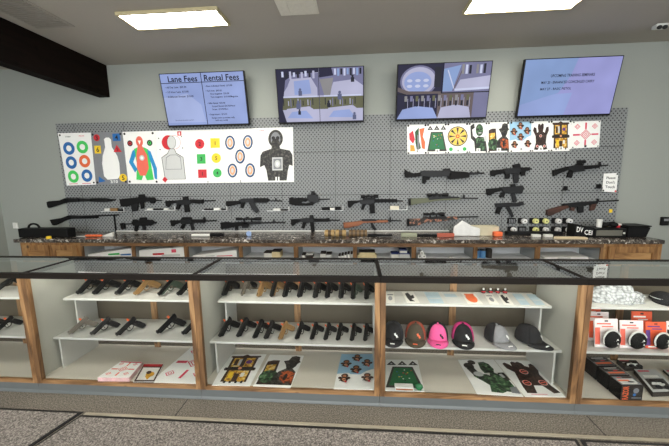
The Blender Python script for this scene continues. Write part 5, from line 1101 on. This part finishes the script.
def flatpack(px, h, label, k):
    p4 = [Z(x, y, DZ+h) for x, y in px]
    r = thing('tool_pack', label, 'pack', sum(p4, Vector())/4-Vector((0, 0, h)), 'blister packs lying on the showcase deck')
    m = MB(DARKB); m.prism([q-Vector((0, 0, h-.0006)) for q in p4], (0, 0, h-.002)); m.build('pack_tray', r, r.location, bevel=.002)
    s = Sheet(*[q-Vector((0, 0, .001)) for q in p4], base=DARKB if k else LGREY, thick=.0008); s.rect(WHITE, .15, .28, .8, .4); s.rect(PINKR, .1, .06, .6, .13); s.rect(DGREY, .1, .45, .9, .9); s.build('pack_print', parent=r, org=r.location)
    c = sum(p4, Vector())/4
    m = MB(GUNM)
    e1 = (p4[1]-p4[0]); e2 = (p4[3]-p4[0])
    for f, g, rr_ in ((.35, .58, .022), (.65, .62, .022), (.4, .82, .018), (.75, .84, .02)): q = p4[0]+e1*f+e2*g; m.ell((q.x, q.y, q.z+.004), (rr_*1.2, rr_, .014))
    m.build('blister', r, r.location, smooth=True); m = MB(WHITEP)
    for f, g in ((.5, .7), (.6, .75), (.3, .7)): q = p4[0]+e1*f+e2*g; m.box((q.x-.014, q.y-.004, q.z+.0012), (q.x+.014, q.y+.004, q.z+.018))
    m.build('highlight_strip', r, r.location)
flatpack([(616.5, 360), (636, 360), (643, 367.8), (625.5, 367.8)], .03, 'dark pack at the rear, right of the black cartons', 1)
flatpack([(634, 369), (656, 369.3), (678, 391), (653, 392)], .04, 'grey pack with shiny black fittings, front right of the deck', 0)
flatpack([(663, 369.3), (682, 369.5), (703, 388), (684, 388)], .02, 'pale pack cut by the right edge, showcase bottom', 0)

# ------------------------------------------------------------------ carpet mats
def mat(pts, label, inset=.035):
    c = sum((Vector(q+(0,)) for q in pts), Vector())/len(pts)
    r = thing('carpet_mat', label, 'mat', c, 'carpet mats in front of the showcases')
    m = MB(RUB); m.prism([Vector(q+(.0005,)) for q in pts], (0, 0, .006)); m.build('rubber_edge', r, c)
    # carpet pile set in from the edge
    ins = []
    n = len(pts)
    for i in range(n):
        a, b_, d = Vector(pts[i-1]), Vector(pts[i]), Vector(pts[(i+1) % n])
        e1 = (b_-a).normalized(); e2 = (d-b_).normalized(); n1 = Vector((-e1.y, e1.x)); n2 = Vector((-e2.y, e2.x)); k = (n1+n2); k = k/(1+n1.dot(n2)); ins.append(b_+k*inset)
    m = MB(CARPET); m.prism([Vector((q.x, q.y, .0066)) for q in ins], (0, 0, .006)); m.build('carpet_pile', r, c, bevel=.002)
mat([(-5.2, .3), (-2.40, .3), (-2.01, 1.896), (-5.2, 1.90)], 'grey carpet mat with black edge at lower left corner', .022)
mat([(-2.39, .3), (1.1, .3), (1.40, 1.855), (-2.0, 1.865)], 'wide grey carpet mat across the bottom centre', .022)
mat([(1.12, .3), (4.9, .3), (4.9, 1.84), (1.42, 1.853)], 'grey carpet mat at lower right corner', .022)

# ------------------------------------------------------------------ light and camera
w = bpy.data.worlds.new('World'); S.world = w; w.use_nodes = True
bg = w.node_tree.nodes['Background']; bg.inputs[0].default_value = (.95, .98, 1, 1); bg.inputs[1].default_value = 4.0
cd = bpy.data.cameras.new('camera'); co = bpy.data.objects.new('camera', cd); COL.objects.link(co)
cd.sensor_width = 36; cd.lens = F/669*36; cd.clip_start = .05
R3 = Matrix((CR, -CD, -_f)).transposed(); co.matrix_world = Matrix.Translation(EYE) @ R3.to_4x4(); S.camera = co
v = S.view_settings; v.view_transform = 'Standard'; v.look = 'None'; v.gamma = 1; v.use_curve_mapping = False; v.exposure = .28
S.cycles.transparent_max_bounces = 16
S.cycles.use_denoising = True
